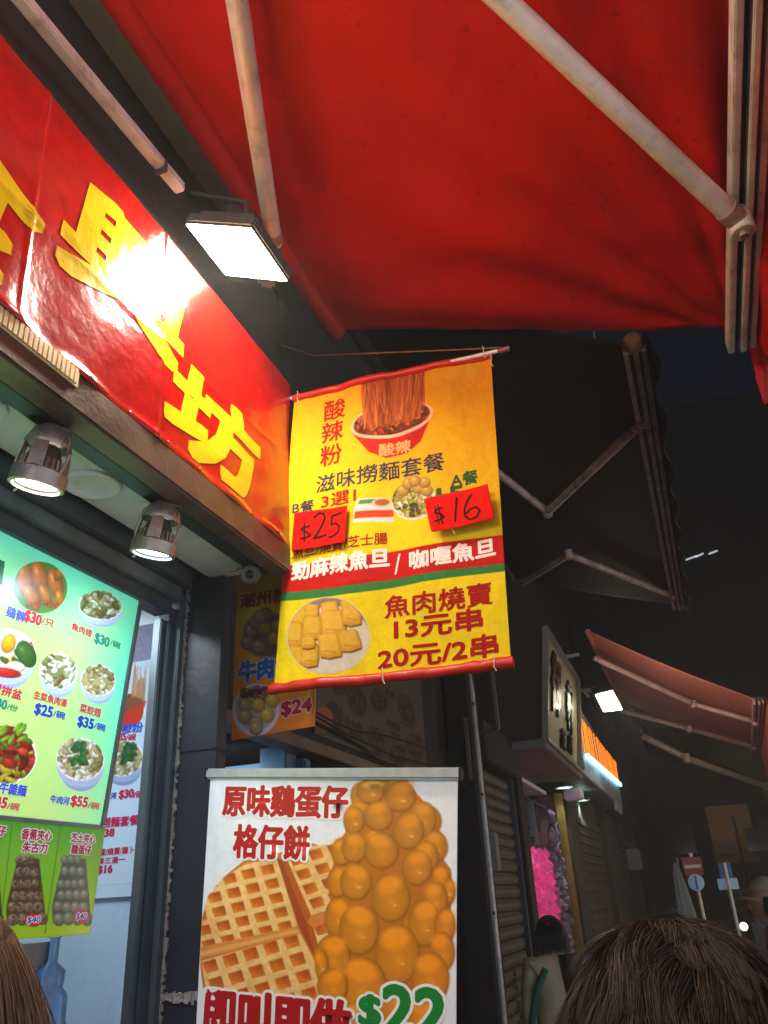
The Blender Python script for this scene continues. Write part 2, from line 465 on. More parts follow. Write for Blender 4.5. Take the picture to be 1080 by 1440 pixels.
def awning_fabric(name, col, transl, dirtc, amt, rough=.6):
    m, t, b = nt(name); N, L = t.nodes, t.links
    tc = N.new('ShaderNodeTexCoord'); mp = N.new('ShaderNodeMapping'); mp.inputs['Scale'].default_value = (1, .5, 1)
    mp.inputs['Rotation'].default_value = (0, 0, .5)
    L.new(tc.outputs['Object'], mp.inputs[0])
    n1 = N.new('ShaderNodeTexNoise'); n1.inputs['Scale'].default_value = 2.2; n1.inputs['Detail'].default_value = 8; n1.inputs['Roughness'].default_value = .6
    L.new(mp.outputs[0], n1.inputs['Vector'])
    r1 = N.new('ShaderNodeMapRange'); r1.inputs[1].default_value = .3; r1.inputs[2].default_value = .75; r1.inputs[4].default_value = amt * .6
    L.new(n1.outputs[0], r1.inputs[0])
    n2 = N.new('ShaderNodeTexNoise'); n2.inputs['Scale'].default_value = 38; n2.inputs['Detail'].default_value = 6
    L.new(tc.outputs['Object'], n2.inputs['Vector'])
    r2 = N.new('ShaderNodeMapRange'); r2.inputs[1].default_value = .62; r2.inputs[2].default_value = .74; r2.inputs[4].default_value = amt * 1.2
    L.new(n2.outputs[0], r2.inputs[0])
    mul = N.new('ShaderNodeMath'); mul.operation = 'MULTIPLY'; L.new(n1.outputs[0], mul.inputs[0]); L.new(r2.outputs[0], mul.inputs[1])
    ad = N.new('ShaderNodeMath'); ad.operation = 'ADD'; ad.use_clamp = True; L.new(r1.outputs[0], ad.inputs[0]); L.new(mul.outputs[0], ad.inputs[1])
    mx = N.new('ShaderNodeMix'); mx.data_type = 'RGBA'
    mx.inputs[6].default_value = list(srgb(col)) + [1]; mx.inputs[7].default_value = list(srgb(dirtc)) + [1]
    L.new(ad.outputs[0], mx.inputs[0]); L.new(mx.outputs[2], b.inputs['Base Color'])
    b.inputs['Roughness'].default_value = rough; b.inputs['Specular IOR Level'].default_value = .3
    wv = N.new('ShaderNodeTexNoise'); wv.inputs['Scale'].default_value = 300; L.new(tc.outputs['Object'], wv.inputs['Vector'])
    n3 = N.new('ShaderNodeTexNoise'); n3.inputs['Scale'].default_value = 5; n3.inputs['Detail'].default_value = 3; L.new(mp.outputs[0], n3.inputs['Vector'])
    bp = N.new('ShaderNodeBump'); bp.inputs['Strength'].default_value = .25; bp.inputs['Distance'].default_value = .003; L.new(wv.outputs[0], bp.inputs['Height'])
    bp2 = N.new('ShaderNodeBump'); bp2.inputs['Strength'].default_value = .5; bp2.inputs['Distance'].default_value = .03
    L.new(n3.outputs[0], bp2.inputs['Height']); L.new(bp.outputs[0], bp2.inputs['Normal']); L.new(bp2.outputs[0], b.inputs['Normal'])
    tr = N.new('ShaderNodeBsdfTranslucent'); L.new(mx.outputs[2], tr.inputs[0])
    ms = N.new('ShaderNodeMixShader'); ms.inputs[0].default_value = transl
    L.new(b.outputs[0], ms.inputs[1]); L.new(tr.outputs[0], ms.inputs[2]); L.new(ms.outputs[0], N['Material Output'].inputs[0])
    return m
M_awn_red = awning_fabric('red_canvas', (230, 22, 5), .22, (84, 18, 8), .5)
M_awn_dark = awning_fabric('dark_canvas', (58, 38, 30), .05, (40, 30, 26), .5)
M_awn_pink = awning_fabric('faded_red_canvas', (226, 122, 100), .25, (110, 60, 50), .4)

# ------------------------------------------------------------------ ground
pave = MB().box(-1.0, 0.75, -4, 60, -.02, .12).build('pavement', M_pave); tag(pave, kind='structure')
o = MB().box(-60, 60, -60, 200, -.2, 0).build('road', M_road); tag(o, kind='structure')
for i in range(24):
    y = -2 + i * .62
    if i == 0:
        slab0 = MB().box(-.98, -.44, 0, .6, .12, .132).build('paving_slab', M_pave, bevel=.004)
        slab0.parent = pave; slab0.location = (0, y, 0)
        protos = [slab0]
        continue
    for k in range(3):
        c = slab0.copy(); COL.objects.link(c); c.location = (k * .56, y, 0)

# ------------------------------------------------------------------ the snack shop: wall, fascia beam, soffit, window
shop = thing('snack_shop', (-1.3, 1.0, 0), 'snack shop on the left with steel beam, white soffit and aluminium framed window', 'shop')
mb = MB(); mb.box(-2.6, -1.04, -2.5, 2.0, 2.56, 9); mb.build('wall', M_darkwall, shop)
mb = MB(); mb.box(-1.05, -.985, -2.5, 2.012, 2.505, 2.592)
mb.build('fascia_beam', M_steel, shop, bevel=.006)
MB().box(-1.10, -1.052, -2.5, 1.985, 2.512, 2.535).build('beam_lip', M_alud, shop, bevel=.003)
MB().box(-1.245, -1.101, -2.5, 1.98, 2.524, 2.55).build('soffit', M_white, shop)
MB().box(-1.40, -1.246, -2.5, 1.98, 2.54, 2.555).build('soffit_gap', M_black, shop)
# window head: stacked rails
mb = MB(); mb.box(-1.36, -1.262, -2.5, 1.9, 2.47, 2.538); mb.build('window_head', M_alud, shop, bevel=.004)
mb = MB(); mb.box(-1.36, -1.282, -2.5, 1.88, 2.425, 2.469); mb.build('window_head', M_alu, shop, bevel=.004)
mb = MB(); mb.box(-1.36, -1.300, -2.5, 1.86, 2.385, 2.424); mb.build('window_head', M_alud, shop, bevel=.004)
# jamb: three stepped verticals
MB().box(-1.372, -1.345, 1.872, 1.892, .9, 2.384).build('window_jamb', M_alu, shop, bevel=.003)
MB().box(-1.372, -1.330, 1.893, 1.920, .9, 2.424).build('window_jamb', M_alud, shop, bevel=.003)
MB().box(-1.372, -1.313, 1.921, 1.945, .9, 2.469).build('window_jamb', M_alu, shop, bevel=.003)
MB().box(-1.36, -1.262, -2.5, 1.95, .82, .898).build('window_sill', M_alu, shop, bevel=.004)
MB().box(-1.36, -1.25, -2.5, 1.95, 0, .818).build('counter_front', M_blue, shop)
# inside walls
M_inner = mat('white_enamel_panel', (176, 200, 226), .25, 0, .03, 5, .02, 20)
mb = MB(); mb.box(-2.6, -1.362, 1.895, 1.93, 0.13, 2.62); mb.build('side_panel', M_inner, shop)
for z in (1.03, 1.33):
    MB().box(-2.3, -1.364, 1.8925, 1.8945, z, z + .004).build('panel_seam', M_alud, shop)
MB().box(-2.62, -2.6, -2.5, 1.93, .13, 2.6).build('back_wall', mat('kitchen_wall', (150, 150, 146), .6, 0, .1, 3), shop)
MB().box(-2.6, -1.362, -2.5, 1.93, 2.60, 2.63).build('ceiling', M_white, shop)
mb = MB()
for k in range(18):
    y = .80 + k * .0125; mb.box(-.984, -.976, y, y + .0085, 2.556, 2.590)
mb.box(-.9845, -.982, .79, 1.03, 2.553, 2.591)
mb.build('ribbed_trim', mat('yellowed_ribbed_plastic', (236, 214, 150), .35, 0, .1, 20), shop, kind='stuff')
# recessed downlight trims in the soffit
for (x, y, nm) in ((145, 676, ''), (-14, 560, '')):
    c = on(x, y, 'z', 2.524)
    c = (-1.175, c[1], 2.524)
    MB().ring(c, (0, 0, -1), [(.032, -.012), (.040, -.002), (.044, .004), (.062, .010), (.068, .006), (.070, -.001)], 40).build('downlight_trim', M_white, shop, smooth=True)
    MB().ring(c, (0, 0, -1), [(.001, -.004), (.034, -.004)], 32).build('downlight_lens', mat('frosted_lens', (190, 190, 180), .3), shop, smooth=True)
# dark pillar at the end of the shop
pil = thing('tiled_pillar', (-1.14, 2.0, .12), 'dark tiled pillar standing at the end of the snack shop window', 'pillar')
zs = [.13, .6, 1.0, 1.417, 2.0, 2.522]
for a, b_ in zip(zs[:-1], zs[1:]):
    MB().box(-1.310, -1.186, 1.952, 2.0, a + .004, b_ - .004).build('tile', M_pillar, pil, bevel=.003)
MB().box(-1.306, -1.190, 1.957, 1.996, .13, 2.52).build('core', M_black, pil)
mb = MB(); r2 = random.Random(3)
for i in range(16):
    x = -1.309 + i * .0076; h = .008 + .006 * r2.random()
    mb.box(x, x + .0075, 1.9485 - .003 * r2.random(), 1.9519, 1.417 - h * r2.random() - .004, 1.417 + h)
mb.build('mortar_joint', M_mortar, pil)
mb = MB()
for i in range(200):
    z = .9 + i * .008; w = .003 + .009 * r2.random()
    mb.box(-1.3135 - w * .1, -1.3135 + w, 1.9465 - .002 * r2.random(), 1.9515, z, z + .0079)
mb.build('mortar_edge', M_mortar, pil)
MB().box(-1.184, -1.166, 1.96, 2.0, .13, 1.53).build('red_edge_strip', mat('dark_red_paint', (96, 20, 22), .5, 0, .2, 8), pil, bevel=.002)

# upper wall, cable and trunking above the fascia
# ------------------------------------------------------------------ awnings
M_rust = mat('rust_worn_paint', (170, 140, 116), .55, .2, .3, 30, .3, 90, dirt=(84, 40, 20), dirt_amt=.9, dscale=30)
def awning(name, label, fab_m, wl, wr, fl, fr, sag=.02, valance=None, folds=0, seed=0, nu=60, nv=60, arms=(), bar_m=None, barw=.05, roller=True, group='folding arm awnings over the shopfronts', arm_r=.022, bdz=0):
    """wl, wr: wall line near/far ends; fl, fr: front bar near/far ends"""
    bar_m = bar_m or M_cream
    t = thing(name, tuple(wl), label, 'awning', group)
    wl, wr, fl, fr = [np.array(p, float) for p in (wl, wr, fl, fr)]
    U, V = np.meshgrid(np.linspace(0, 1, nu), np.linspace(0, 1, nv))   # u: wall->front, v: near->far
    P = (wl * (1 - V[..., None]) + wr * V[..., None]) * (1 - U[..., None]) + (fl * (1 - V[..., None]) + fr * V[..., None]) * U[..., None]
    n = np.cross(fl - wl, wr - wl); n /= np.linalg.norm(n)
    if n[2] < 0: n = -n
    D = -sag * np.sin(np.pi * U) * (.6 + .4 * np.sin(np.pi * V))
    if folds:
        # soft creases fanning out from the far front corner, pulled towards the wall
        a = np.arctan2((1 - V) * 1.2 + .02, (1.02 - U))
        r = np.hypot(1 - V, 1 - U)
        D += folds * np.sin(a * 21 + fbm(U * 3, V * 3, seed) * 5) * np.exp(-((r - .45) / .35) ** 2)
        D += folds * .9 * (fbm(U * 2.5 + V * 4, V * 7 - U * 3, seed + 5) - .5)
        D += folds * .5 * np.sin(V * 70 + 3 * fbm(U * 4, V * 4, seed + 9)) * np.exp(-(1 - V) / .12) * (U > 0)
    P = P + n * D[..., None]
    gridmesh('fabric', P, fab_m, t, True, thick=(0, 0, .0015))
    d = (fr - fl) / np.linalg.norm(fr - fl)
    # extruded front bar: three ribs with a groove between
    for dx, w in ((-.5, .3), (.05, .28), (.5, .26)):
        off = np.array((dx * barw, 0, -.012 - bdz - .006 * (dx == .05)))
        MB().bar(fl + off - d * .0, fr + off + d * .01, barw * w, barw * .8).build('front_bar', bar_m, t, bevel=.003)
    MB().bar(fl + np.array((0, 0, .01 - bdz)), fr + np.array((0, 0, .01 - bdz)), barw * 1.2, barw * .5).build('bar_channel', M_alud, t)
    if roller:
        MB().tube([wl + np.array((-.03, 0, .0)), wr + np.array((-.03, 0, 0))], .035, 20).build('rolled_canvas', fab_m, t, smooth=True)
    for pts in arms:
        pts = [np.array(p, float) for p in pts]
        for a, b_ in zip(pts[:-1], pts[1:]):
            e = (b_ - a) / np.linalg.norm(b_ - a)
            MB().tube([a, b_], arm_r, 16).build('arm', bar_m, t, smooth=True)
        for a, b_ in zip(pts[:-1], pts[1:]):
            e = (b_ - a) / np.linalg.norm(b_ - a)
            for q in (a + e * arm_r * 1.2, b_ - e * arm_r * 1.6):
                MB().tube([q - e * arm_r * .7, q + e * arm_r * .7], arm_r * 1.12, 16).build('collar', M_rust, t, smooth=True)
        for j, q in enumerate(pts[1:]):
            MB().tube([q - np.array((0, 0, arm_r * 1.3)), q - np.array((0, 0, arm_r * 1.75))], arm_r * .45, 6).build('bolt', M_rust, t)
            MB().ring(q - np.array((0, 0, arm_r * 1.3)), (0, 0, 1), [(.001, 0), (arm_r * 1.05, 0), (arm_r * 1.2, .004), (arm_r * 1.2, arm_r * 2.6), (.001, arm_r * 2.6)], 20).build('elbow_joint', bar_m, t, smooth=True)
    if valance:
        dv, h = valance
        nv2 = 120
        T_ = np.linspace(-.02, 1.0, nv2); K = np.linspace(0, 1, 10)
        TT, KK = np.meshgrid(T_, K)
        B = fl[None, None] * (1 - TT[..., None]) + fr[None, None] * TT[..., None]
        L_ = np.linalg.norm(fr - fl)
        hh = h * (1 + .06 * np.abs(np.sin(TT * L_ / .26 * math.pi)))
        B = B + np.array((dv, 0, .012)) + np.stack([.018 * KK * np.sin(TT * L_ * 14 + 2 * fbm(TT * 8, KK, seed)) + .02 * KK, 0 * TT, -hh * KK], -1)
        gridmesh('valance', B, fab_m, t, True, thick=(.0015, 0, 0))
    return t

Y0, Y1 = -0.6, 2.235
fx = on(1040, 478, 'y', Y1); FX, FZ1 = fx[0], fx[2] + .045
FZ0 = 3.28
wallp = on(400, 463, 'y', Y1)
WZ = 3.575
E = on(271, -408, 'z', 3.42)
A0 = on(385, 430, 'z', 3.42)
A1 = on(1043, 300, 'x', FX - .012)
aw1 = awning('red_awning', 'large bright red folding arm awning over the snack shop', M_awn_red,
             (-.88, Y0, WZ), (-.88, Y1, WZ), (FX, Y0, FZ0 + .045), (FX, Y1, FZ1), bdz=.045, sag=.012, folds=.014, seed=3, nu=150, nv=150, valance=(.035, .21),
             arms=[[(-.86, 1.62, 3.44), E, (A1[0] - .01, A1[1], A1[2] - .03)]], arm_r=.026, barw=.062)
# dark hood behind the roller, torsion bar and its clamp
MB().hexa([(-1.04, Y0, 3.62), (-.84, Y0, 3.66), (-.84, 2.1, 3.66), (-1.04, 2.1, 3.62), (-1.04, Y0, 3.72), (-.82, Y0, 3.72), (-.82, 2.1, 3.72), (-1.04, 2.1, 3.72)]).build('hood', M_concrete, aw1)
ta, tb = on(28, -4, 'x', -.95), on(254, 266, 'x', -.95)
MB().bar(ta + (ta - tb), tb, .03, .03).build('torsion_bar', M_cream, aw1, bevel=.004)
cl = on(226, 236, 'x', -.95)
MB().bar(cl + (tb - ta) * -.012, cl + (tb - ta) * .012, .036, .036).build('clamp', M_alud, aw1, bevel=.003)
MB().box(-1.0, -.9, 1.55, 1.62, 3.36, 3.60).build('wall_bracket', M_steel, aw1, bevel=.006)
MB().bar((-.86, 1.62, 3.44), (-.93, 1.70, 3.36), .05, .05).build('wall_bracket', M_steel, aw1, bevel=.008)
# torn hanging tail of the valance at the far end
tp = [on(x, y, 'y', yy) for x, y, yy in ((1046, 480, 2.235), (1062, 500, 2.24), (1072, 535, 2.245), (1077, 560, 2.25), (1074, 571, 2.25), (1064, 545, 2.24), (1053, 515, 2.238))]

# second, dark awning over the neighbouring shuttered shop
zb = 3.6
fa = on(890, 485, 'z', zb); fb = on(953, 850, 'z', zb)
j1 = on(905, 592, 'z', zb - .02); j2 = on(946, 838, 'z', zb - .02)
e1 = on(770, 720, 'z', 3.72); q = on(700, 665, 'z', 3.80); w1 = q + (q - e1) * (-.93 - q[0]) / (q[0] - e1[0])
e2 = on(800, 780, 'z', 3.72); w2 = on(735, 820, 'z', 3.86)
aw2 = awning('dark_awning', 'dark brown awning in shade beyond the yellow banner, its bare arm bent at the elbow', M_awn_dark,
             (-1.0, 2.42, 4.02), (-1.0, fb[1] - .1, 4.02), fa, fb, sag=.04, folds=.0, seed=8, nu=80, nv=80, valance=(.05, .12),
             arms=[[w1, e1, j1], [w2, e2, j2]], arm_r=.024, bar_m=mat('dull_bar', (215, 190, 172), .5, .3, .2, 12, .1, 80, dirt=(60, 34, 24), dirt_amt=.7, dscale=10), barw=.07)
MB().ring(fa + np.array((0, -.03, 0)), (0, 1, 0), [(.001, -.02), (.03, -.015), (.042, .0), (.042, .04), (.001, .045)], 20).build('end_cap', mat('yellowed_cap', (176, 118, 60), .5, 0, .2, 30), aw2, smooth=True)
# third awning, faded, lit by its own floodlight
a3 = [on(830, 888, 'y', 10.0), on(1066, 984, 'y', 10.0)]
zf = a3[1][2]
b3 = on(1062, 1060, 'z', zf)
def near(z, p): return on(p[0], p[1], 'z', z)
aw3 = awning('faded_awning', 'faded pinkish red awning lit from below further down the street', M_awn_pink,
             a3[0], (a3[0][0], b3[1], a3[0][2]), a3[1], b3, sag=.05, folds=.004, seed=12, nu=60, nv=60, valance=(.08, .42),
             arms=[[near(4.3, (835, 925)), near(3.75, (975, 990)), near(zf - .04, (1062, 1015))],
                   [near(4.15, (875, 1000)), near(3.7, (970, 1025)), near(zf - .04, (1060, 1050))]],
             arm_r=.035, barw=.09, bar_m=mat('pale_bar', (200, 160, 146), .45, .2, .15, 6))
# fourth: mostly rolled, only its pale arm shows
c0, c1, c2 = near(4.1, (903, 1035)), near(3.7, (965, 1066)), near(3.5, (1077, 1106))
aw4 = awning('half_open_awning', 'unlit farthest awning with one pale arm reaching over the street', M_awn_dark,
             (c0[0], c0[1], 4.3), (c0[0], c0[1] + 4, 4.3), (c2[0], c2[1], 3.55), (c2[0] + .3, c2[1] + 4, 3.55), nu=20, nv=20, arms=[[c0, c1, c2]], arm_r=.06, barw=.12,
             bar_m=mat('pale_bar_far', (190, 180, 160), .45, .2, .15, 6))

# ------------------------------------------------------------------ floodlight over the fascia
p1 = on(262, 316, 'x', -.965); y1_ = p1[1]
p4 = on(316, 397, 'x', -.965)
p2 = on(350, 322, 'y', y1_)
p3 = on(404, 407, 'y', p4[1])
# keep it a true rectangle
ex = ((p2 - p1) + (p3 - p4)) / 2; ey = (p4 - p1); ex[1] = 0; ey = np.array((0, np.linalg.norm(ey), 0))
nn = np.cross(ex, ey); nn /= np.linalg.norm(nn)
if nn[2] > 0: nn = -nn
fl_ = thing('floodlight', tuple(p1), 'lit LED floodlight beside the red fascia banner, nearest the camera', 'floodlight', 'lit floodlights')
c4 = [p1, p1 + ex, p1 + ex + ey, p1 + ey]
cen = sum(c4) / 4
def inset(P, f, off): c = sum(P) / 4; return [c + (p - c) * f + nn * off for p in P]
MB().slab(inset(c4, 1.07, -.004), -nn * .035).build('housing', M_lampgrey, fl_, bevel=.006)
MB().slab(inset(c4, 1.0, .0005), -nn * .004).build('lens', emit_mat('floodlight_glow', (255, 243, 214), 42), fl_)
mb = MB()
for k in range(13):
    f = (k + .5) / 13
    a = p1 + ey * f - nn * .04; b_ = a + ex
    mb.bar(a + ex * .08, b_ - ex * .08, .004, .03, up=tuple(nn))
mb.build('heat_fins', M_lampgrey, fl_)
MB().tube([cen - nn * .05, cen - nn * .05 + np.array((0, 0, .14)), (-1.03, cen[1], 3.52)], .008, 8).build('bracket', M_lampgrey, fl_)
MB().tube([cen - nn * .05 + ey * .2, cen - nn * .03 + ey * .55 + np.array((-.02, 0, .1)), (-.93, cen[1] + .3, 3.44), (-1.0, cen[1] + .5, 3.5)], .004, 6).build('cable', M_black, fl_)
lamp('floodlight_lamp', 'AREA', cen + nn * .012, 13.5, (1, .95, .84), .17, aim=cen + nn)

# ------------------------------------------------------------------ track spotlights under the soffit
def spotlight(px, mount_px, warm, label, col, es):
    m = on(*mount_px, 'z', 2.515); c = on(*px, 'x', m[0] - .02)
    d = Vector(m) - Vector(c); up = d.normalized()
    up = (up + Vector((.12, 0, .2))).normalized()
    t = thing('spotlight', tuple(m), label, 'spotlight', 'spotlights under the soffit')
    R = .054
    c = Vector(c)
    MB().ring(c, up, [(.040, .008), (.047, 0), (R, .002), (R + .001, .03), (R * .93, .034), (.05, .035), (.044, .012)], 40, closed=True).build('rim', M_spot, t, smooth=True)
    MB().ring(c, up, [(.0005, .010), (.043, .010)], 36).build('lens', emit_mat('spot_glow', col, es), t)
    # glass ring, given its own glow in place of caught light
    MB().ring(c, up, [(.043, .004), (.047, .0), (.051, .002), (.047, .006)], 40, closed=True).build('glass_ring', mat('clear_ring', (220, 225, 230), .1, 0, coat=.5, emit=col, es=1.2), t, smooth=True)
    # lamp reflector with ribs
    MB().ring(c, up, [(.042, .02), (.040, .05), (.03, .075), (.024, .09)], 28).build('reflector', M_lampgrey, t, smooth=True)
    mb = MB(); z = up; x = z.cross(Vector((0, 1, 0))).normalized(); y = z.cross(x)
    for k in range(22):
        a = 2 * math.pi * k / 22; dr = x * math.cos(a) + y * math.sin(a)
        mb.bar(c + dr * .044 + z * .034, c + dr * .040 + z * .058, .004, .005)
    mb.build('ribs', M_spot, t)
    # cage: three broad ribs and a bowed cap
    for k in range(4):
        a = 2 * math.pi * (k + .35) / 4
        pts = []
        vs = []; fs = []
        for j, (r, h) in enumerate(((.052, .03), (.051, .055), (.047, .085), (.038, .112), (.024, .126))):
            for s_ in (-1, 1):
                aa = a + s_ * .30 * (1 if j < 3 else 1.3)
                dr = x * math.cos(aa) + y * math.sin(aa)
                vs.append(c + dr * r + z * h); vs.append(c + dr * (r - .003) + z * h)
        for j in range(4):
            b = j * 4
            fs += [(b, b + 2, b + 6, b + 4), (b + 1, b + 5, b + 7, b + 3), (b, b + 4, b + 5, b + 1), (b + 2, b + 3, b + 7, b + 6)]
        MB().add(vs, fs).build('cage_rib', M_spot, t, smooth=True)
    MB().ring(c, up, [(.001, .136), (.02, .135), (.036, .122), (.047, .095), (.045, .088), (.03, .1), (.001, .1)], 32).build('cap', M_spot, t, smooth=True)
    top = c + z * .135
    MB().tube([top - z * .01, top + z * .012, Vector(m)], [.014, .012, .012], 12).build('stem', M_spot, t, smooth=True)
    MB().tube([c + x * .05 + z * .02, c + x * .068 + z * .06, c + x * .055 + z * .12, Vector(m)], .0035, 8).build('yoke', M_spot, t, smooth=True)
    MB().tube([c - x * .05 + z * .02, c - x * .066 + z * .07, c - x * .05 + z * .125, Vector(m)], .0035, 8).build('yoke', M_spot, t, smooth=True)
    MB().ring(c + z * .1 - x * .045, x, [(.012, -.001), (.014, 0), (.012, .001), (.010, 0)], 20, closed=True).build('spring_clip', M_spot, t, smooth=True)
    MB().tube([c + x * .05, c + x * .056 - z * .006], .003, 6).build('screw', M_spot, t)
    MB().box(m[0] - .02, m[0] + .012, m[1] - .05, m[1] + .05, 2.512, 2.53).build('track_adapter', M_spot, t, bevel=.002)
    lamp('spot_lamp', 'SPOT', c - z * .004, 9, col and [float(v) for v in srgb(col)], .03, aim=c - z, spot=155, blend=1)
    return t
spotlight((50, 686), (70, 598), 0, 'lit metal cage spotlight under the soffit, the left one', (255, 250, 238), 14)
spotlight((214, 781), (226, 706), 0, 'lit metal cage spotlight nearer the corner, casting a blue glow', (205, 236, 255), 14)

# security camera at the soffit end
sc = thing('security_camera', tuple(on(352, 800, 'y', 1.93)), 'small grey security camera under the soffit end', 'camera')
c = on(352, 808, 'y', 1.9); dirc = Vector((.35, -.9, -.35)).normalized()
MB().ring(c, dirc, [(.001, -.05), (.022, -.05), (.026, -.04), (.028, .01), (.025, .02), (.020, .016), (.001, .012)], 24).build('body', mat('cctv_grey', (96, 92, 84), .5, 0, .1, 30), sc, smooth=True)
MB().ring(c + np.array(dirc) * .013, dirc, [(.001, .008), (.008, .006), (.013, .001)], 18).build('lens', mat('lens_black', (8, 8, 10), .08), sc, smooth=True)
MB().tube([c - np.array(dirc) * .03, c + np.array((-.005, .02, .05)), (c[0] - .01, 1.94, 2.523)], .008, 8).build('arm', M_lampgrey, sc)
rr = random.Random(5)
mb = MB()
for s_ in range(3):
    pts = [np.array((c[0] - .03 + .03 * k * .4 - .02 * s_, 1.9 + .02 * rr.random(), 2.50 + .012 * rr.random())) for k in range(7)]
    mb.tube(pts, .0015, 5)
mb.build('wiring', M_black, sc)

# exposed cable tray glint between fascia banner and beam
# ------------------------------------------------------------------ fascia banner
fas = thing('fascia_banner', (-1, 0, 2.6), 'creased red vinyl banner with big yellow characters along the fascia', 'banner')
YN, YF = -1.6, 1.995
def fas_ripple(u, v):
    Y = YN + (YF - YN) * u
    r = .0022 * np.sin(Y * 23 + 4 * fbm(Y * 3, v * 2, 4)) * (.3 + v)
    r = r + .006 * (fbm(Y * 4 + v, v * 3, 11) - .5)
    # a fold line running along the banner, seams and the sagging lower corner
    r = r + .0022 * np.exp(-((v - .52 - .05 * np.sin(Y * 2)) / .018) ** 2) * (Y < 1.9)
    for sy in (.83, 1.27):
        r = r + .0035 * np.exp(-((Y - sy - .03 * v) / .006) ** 2)
    r = r + .012 * np.exp(-((Y - .82) / .07) ** 2) * v ** 3
    r = r + .005 * np.exp(-((v - .985) / .02) ** 2) * (1 + .6 * np.sin(Y * 31))
    return r + .012
fsh = Sheet((-1.0, YN, 3.205), (-1.0, YF, 3.19), (-1.0, YF, 2.588), (-1.0, YN, 2.588), ripple=fas_ripple)
def p_fas(k):
    k.c[:] = (186, 14, 6)
    k.speck(.25, 40, 3)
    m = np.clip((.965 - k.v) / .004, 0, 1)
    k.put((1 - m) * .0, (230, 200, 190))
M_fas = print_mat('glossy_red_vinyl', .22, .2, coat=.5, translucent=0, bscale=22)
U, V = np.meshgrid(np.linspace(0, 1, 700), np.linspace(0, 1, 170))
X, Y = proj(np.where((np.ones(U.shape) > 0)[..., None], fsh.flat(U, V), 0))
ink = Ink(U * 3600, V * 600); ink.u = U; ink.v = V; p_fas(ink)
gridmesh('vinyl_sheet', fsh.at(U, V), M_fas, fas, True, ink.linear(), thick=(-.0015, 0, 0))
class FL(Letters):
    """characters on the fascia, laid out in metres and finely cut so that they follow the creases"""
    def char(s, body, y0, y1, z0, z1, col, bold, slant=0, off=.0015):
        V, T, a = glyphs(body)
        # cut long triangles so letters follow the surface
        P, Tt = subdiv(V, T, .012, y1 - y0, z1 - z0)
        P = np.array(P); Tt = np.array(Tt)
        sq = [(i_ / 2, j_ / 2) for i_ in range(-2, 3) for j_ in range(-2, 3) if max(abs(i_), abs(j_)) == 2] + [(0, 0)]
        for k in range(17):
            ox, oz = sq[k]
            yy = y0 + (P[:, 0] + slant * (P[:, 1] - .5)) * (y1 - y0) + ox * bold
            zz = z0 + P[:, 1] * (z1 - z0) + oz * bold * .8
            uu = (yy - YN) / (YF - YN); vv = (3.2 - zz) / (3.2 - 2.588)
            s.raw(uu, vv, Tt, col, off + k * 2e-5)
fL = FL(fsh)
for body, y0, y1, z0, z1 in (('美', -.06, .4, 2.68, 3.1), ('食', .40, .86, 2.625, 2.95), ('興', .95, 1.37, 2.81, 3.10), ('坊', 1.34, 1.77, 2.63, 2.875)):
    fL.char(body, y0, y1, z0, z1, (240, 205, 20), .0145, slant=.1)
fL.build('lettering', M_fas, fas)
mb = MB()
for k in range(16):
    y = -.2 + k * .14
    p = fsh.at((y - YN) / (YF - YN), .985, .002)
    mb.ring(p, (1, 0, 0), [(.001, .0015), (.004, .001), (.005, 0)], 10)
mb.build('eyelets', M_steel, fas, smooth=True)

# ------------------------------------------------------------------ hanging noodle banner
hb = thing('hanging_banner', tuple(on(556, 525, 'y', 2.0)), 'yellow hanging cloth banner with red hems, noodle bowl and price cards', 'banner')
tl, tr, br, bl = on(414, 566, 'y', 2.0), on(689, 500, 'y', 2.0), on(718, 925, 'y', 2.0), on(388, 964, 'y', 2.0)
def hb_r(u, v):
    r = .010 * np.sin(u * 5 + v * 1.2) + .0035 * np.sin(u * 17 + v * 3 + 2 * fbm(u * 2, v * 2, 3))
    r = r + .009 * (fbm(u * 5, v * 3, 5) - .5) * 2
    r = r + .0018 * np.sin(u * 60 + 3 * fbm(u * 6, v * 4, 6)) * np.exp(-(1 - v) / .05)
    r = r + .0015 * np.sin(u * 44) * np.exp(-v / .05)
    r = r + .005 * np.exp(-((v - .51 + .02 * u) / .01) ** 2) * np.exp(-(u - .9) ** 2 / .02)
    return r
hsh_ = Sheet(tl, tr, br, bl, ripple=hb_r)
rp = random.Random(11)
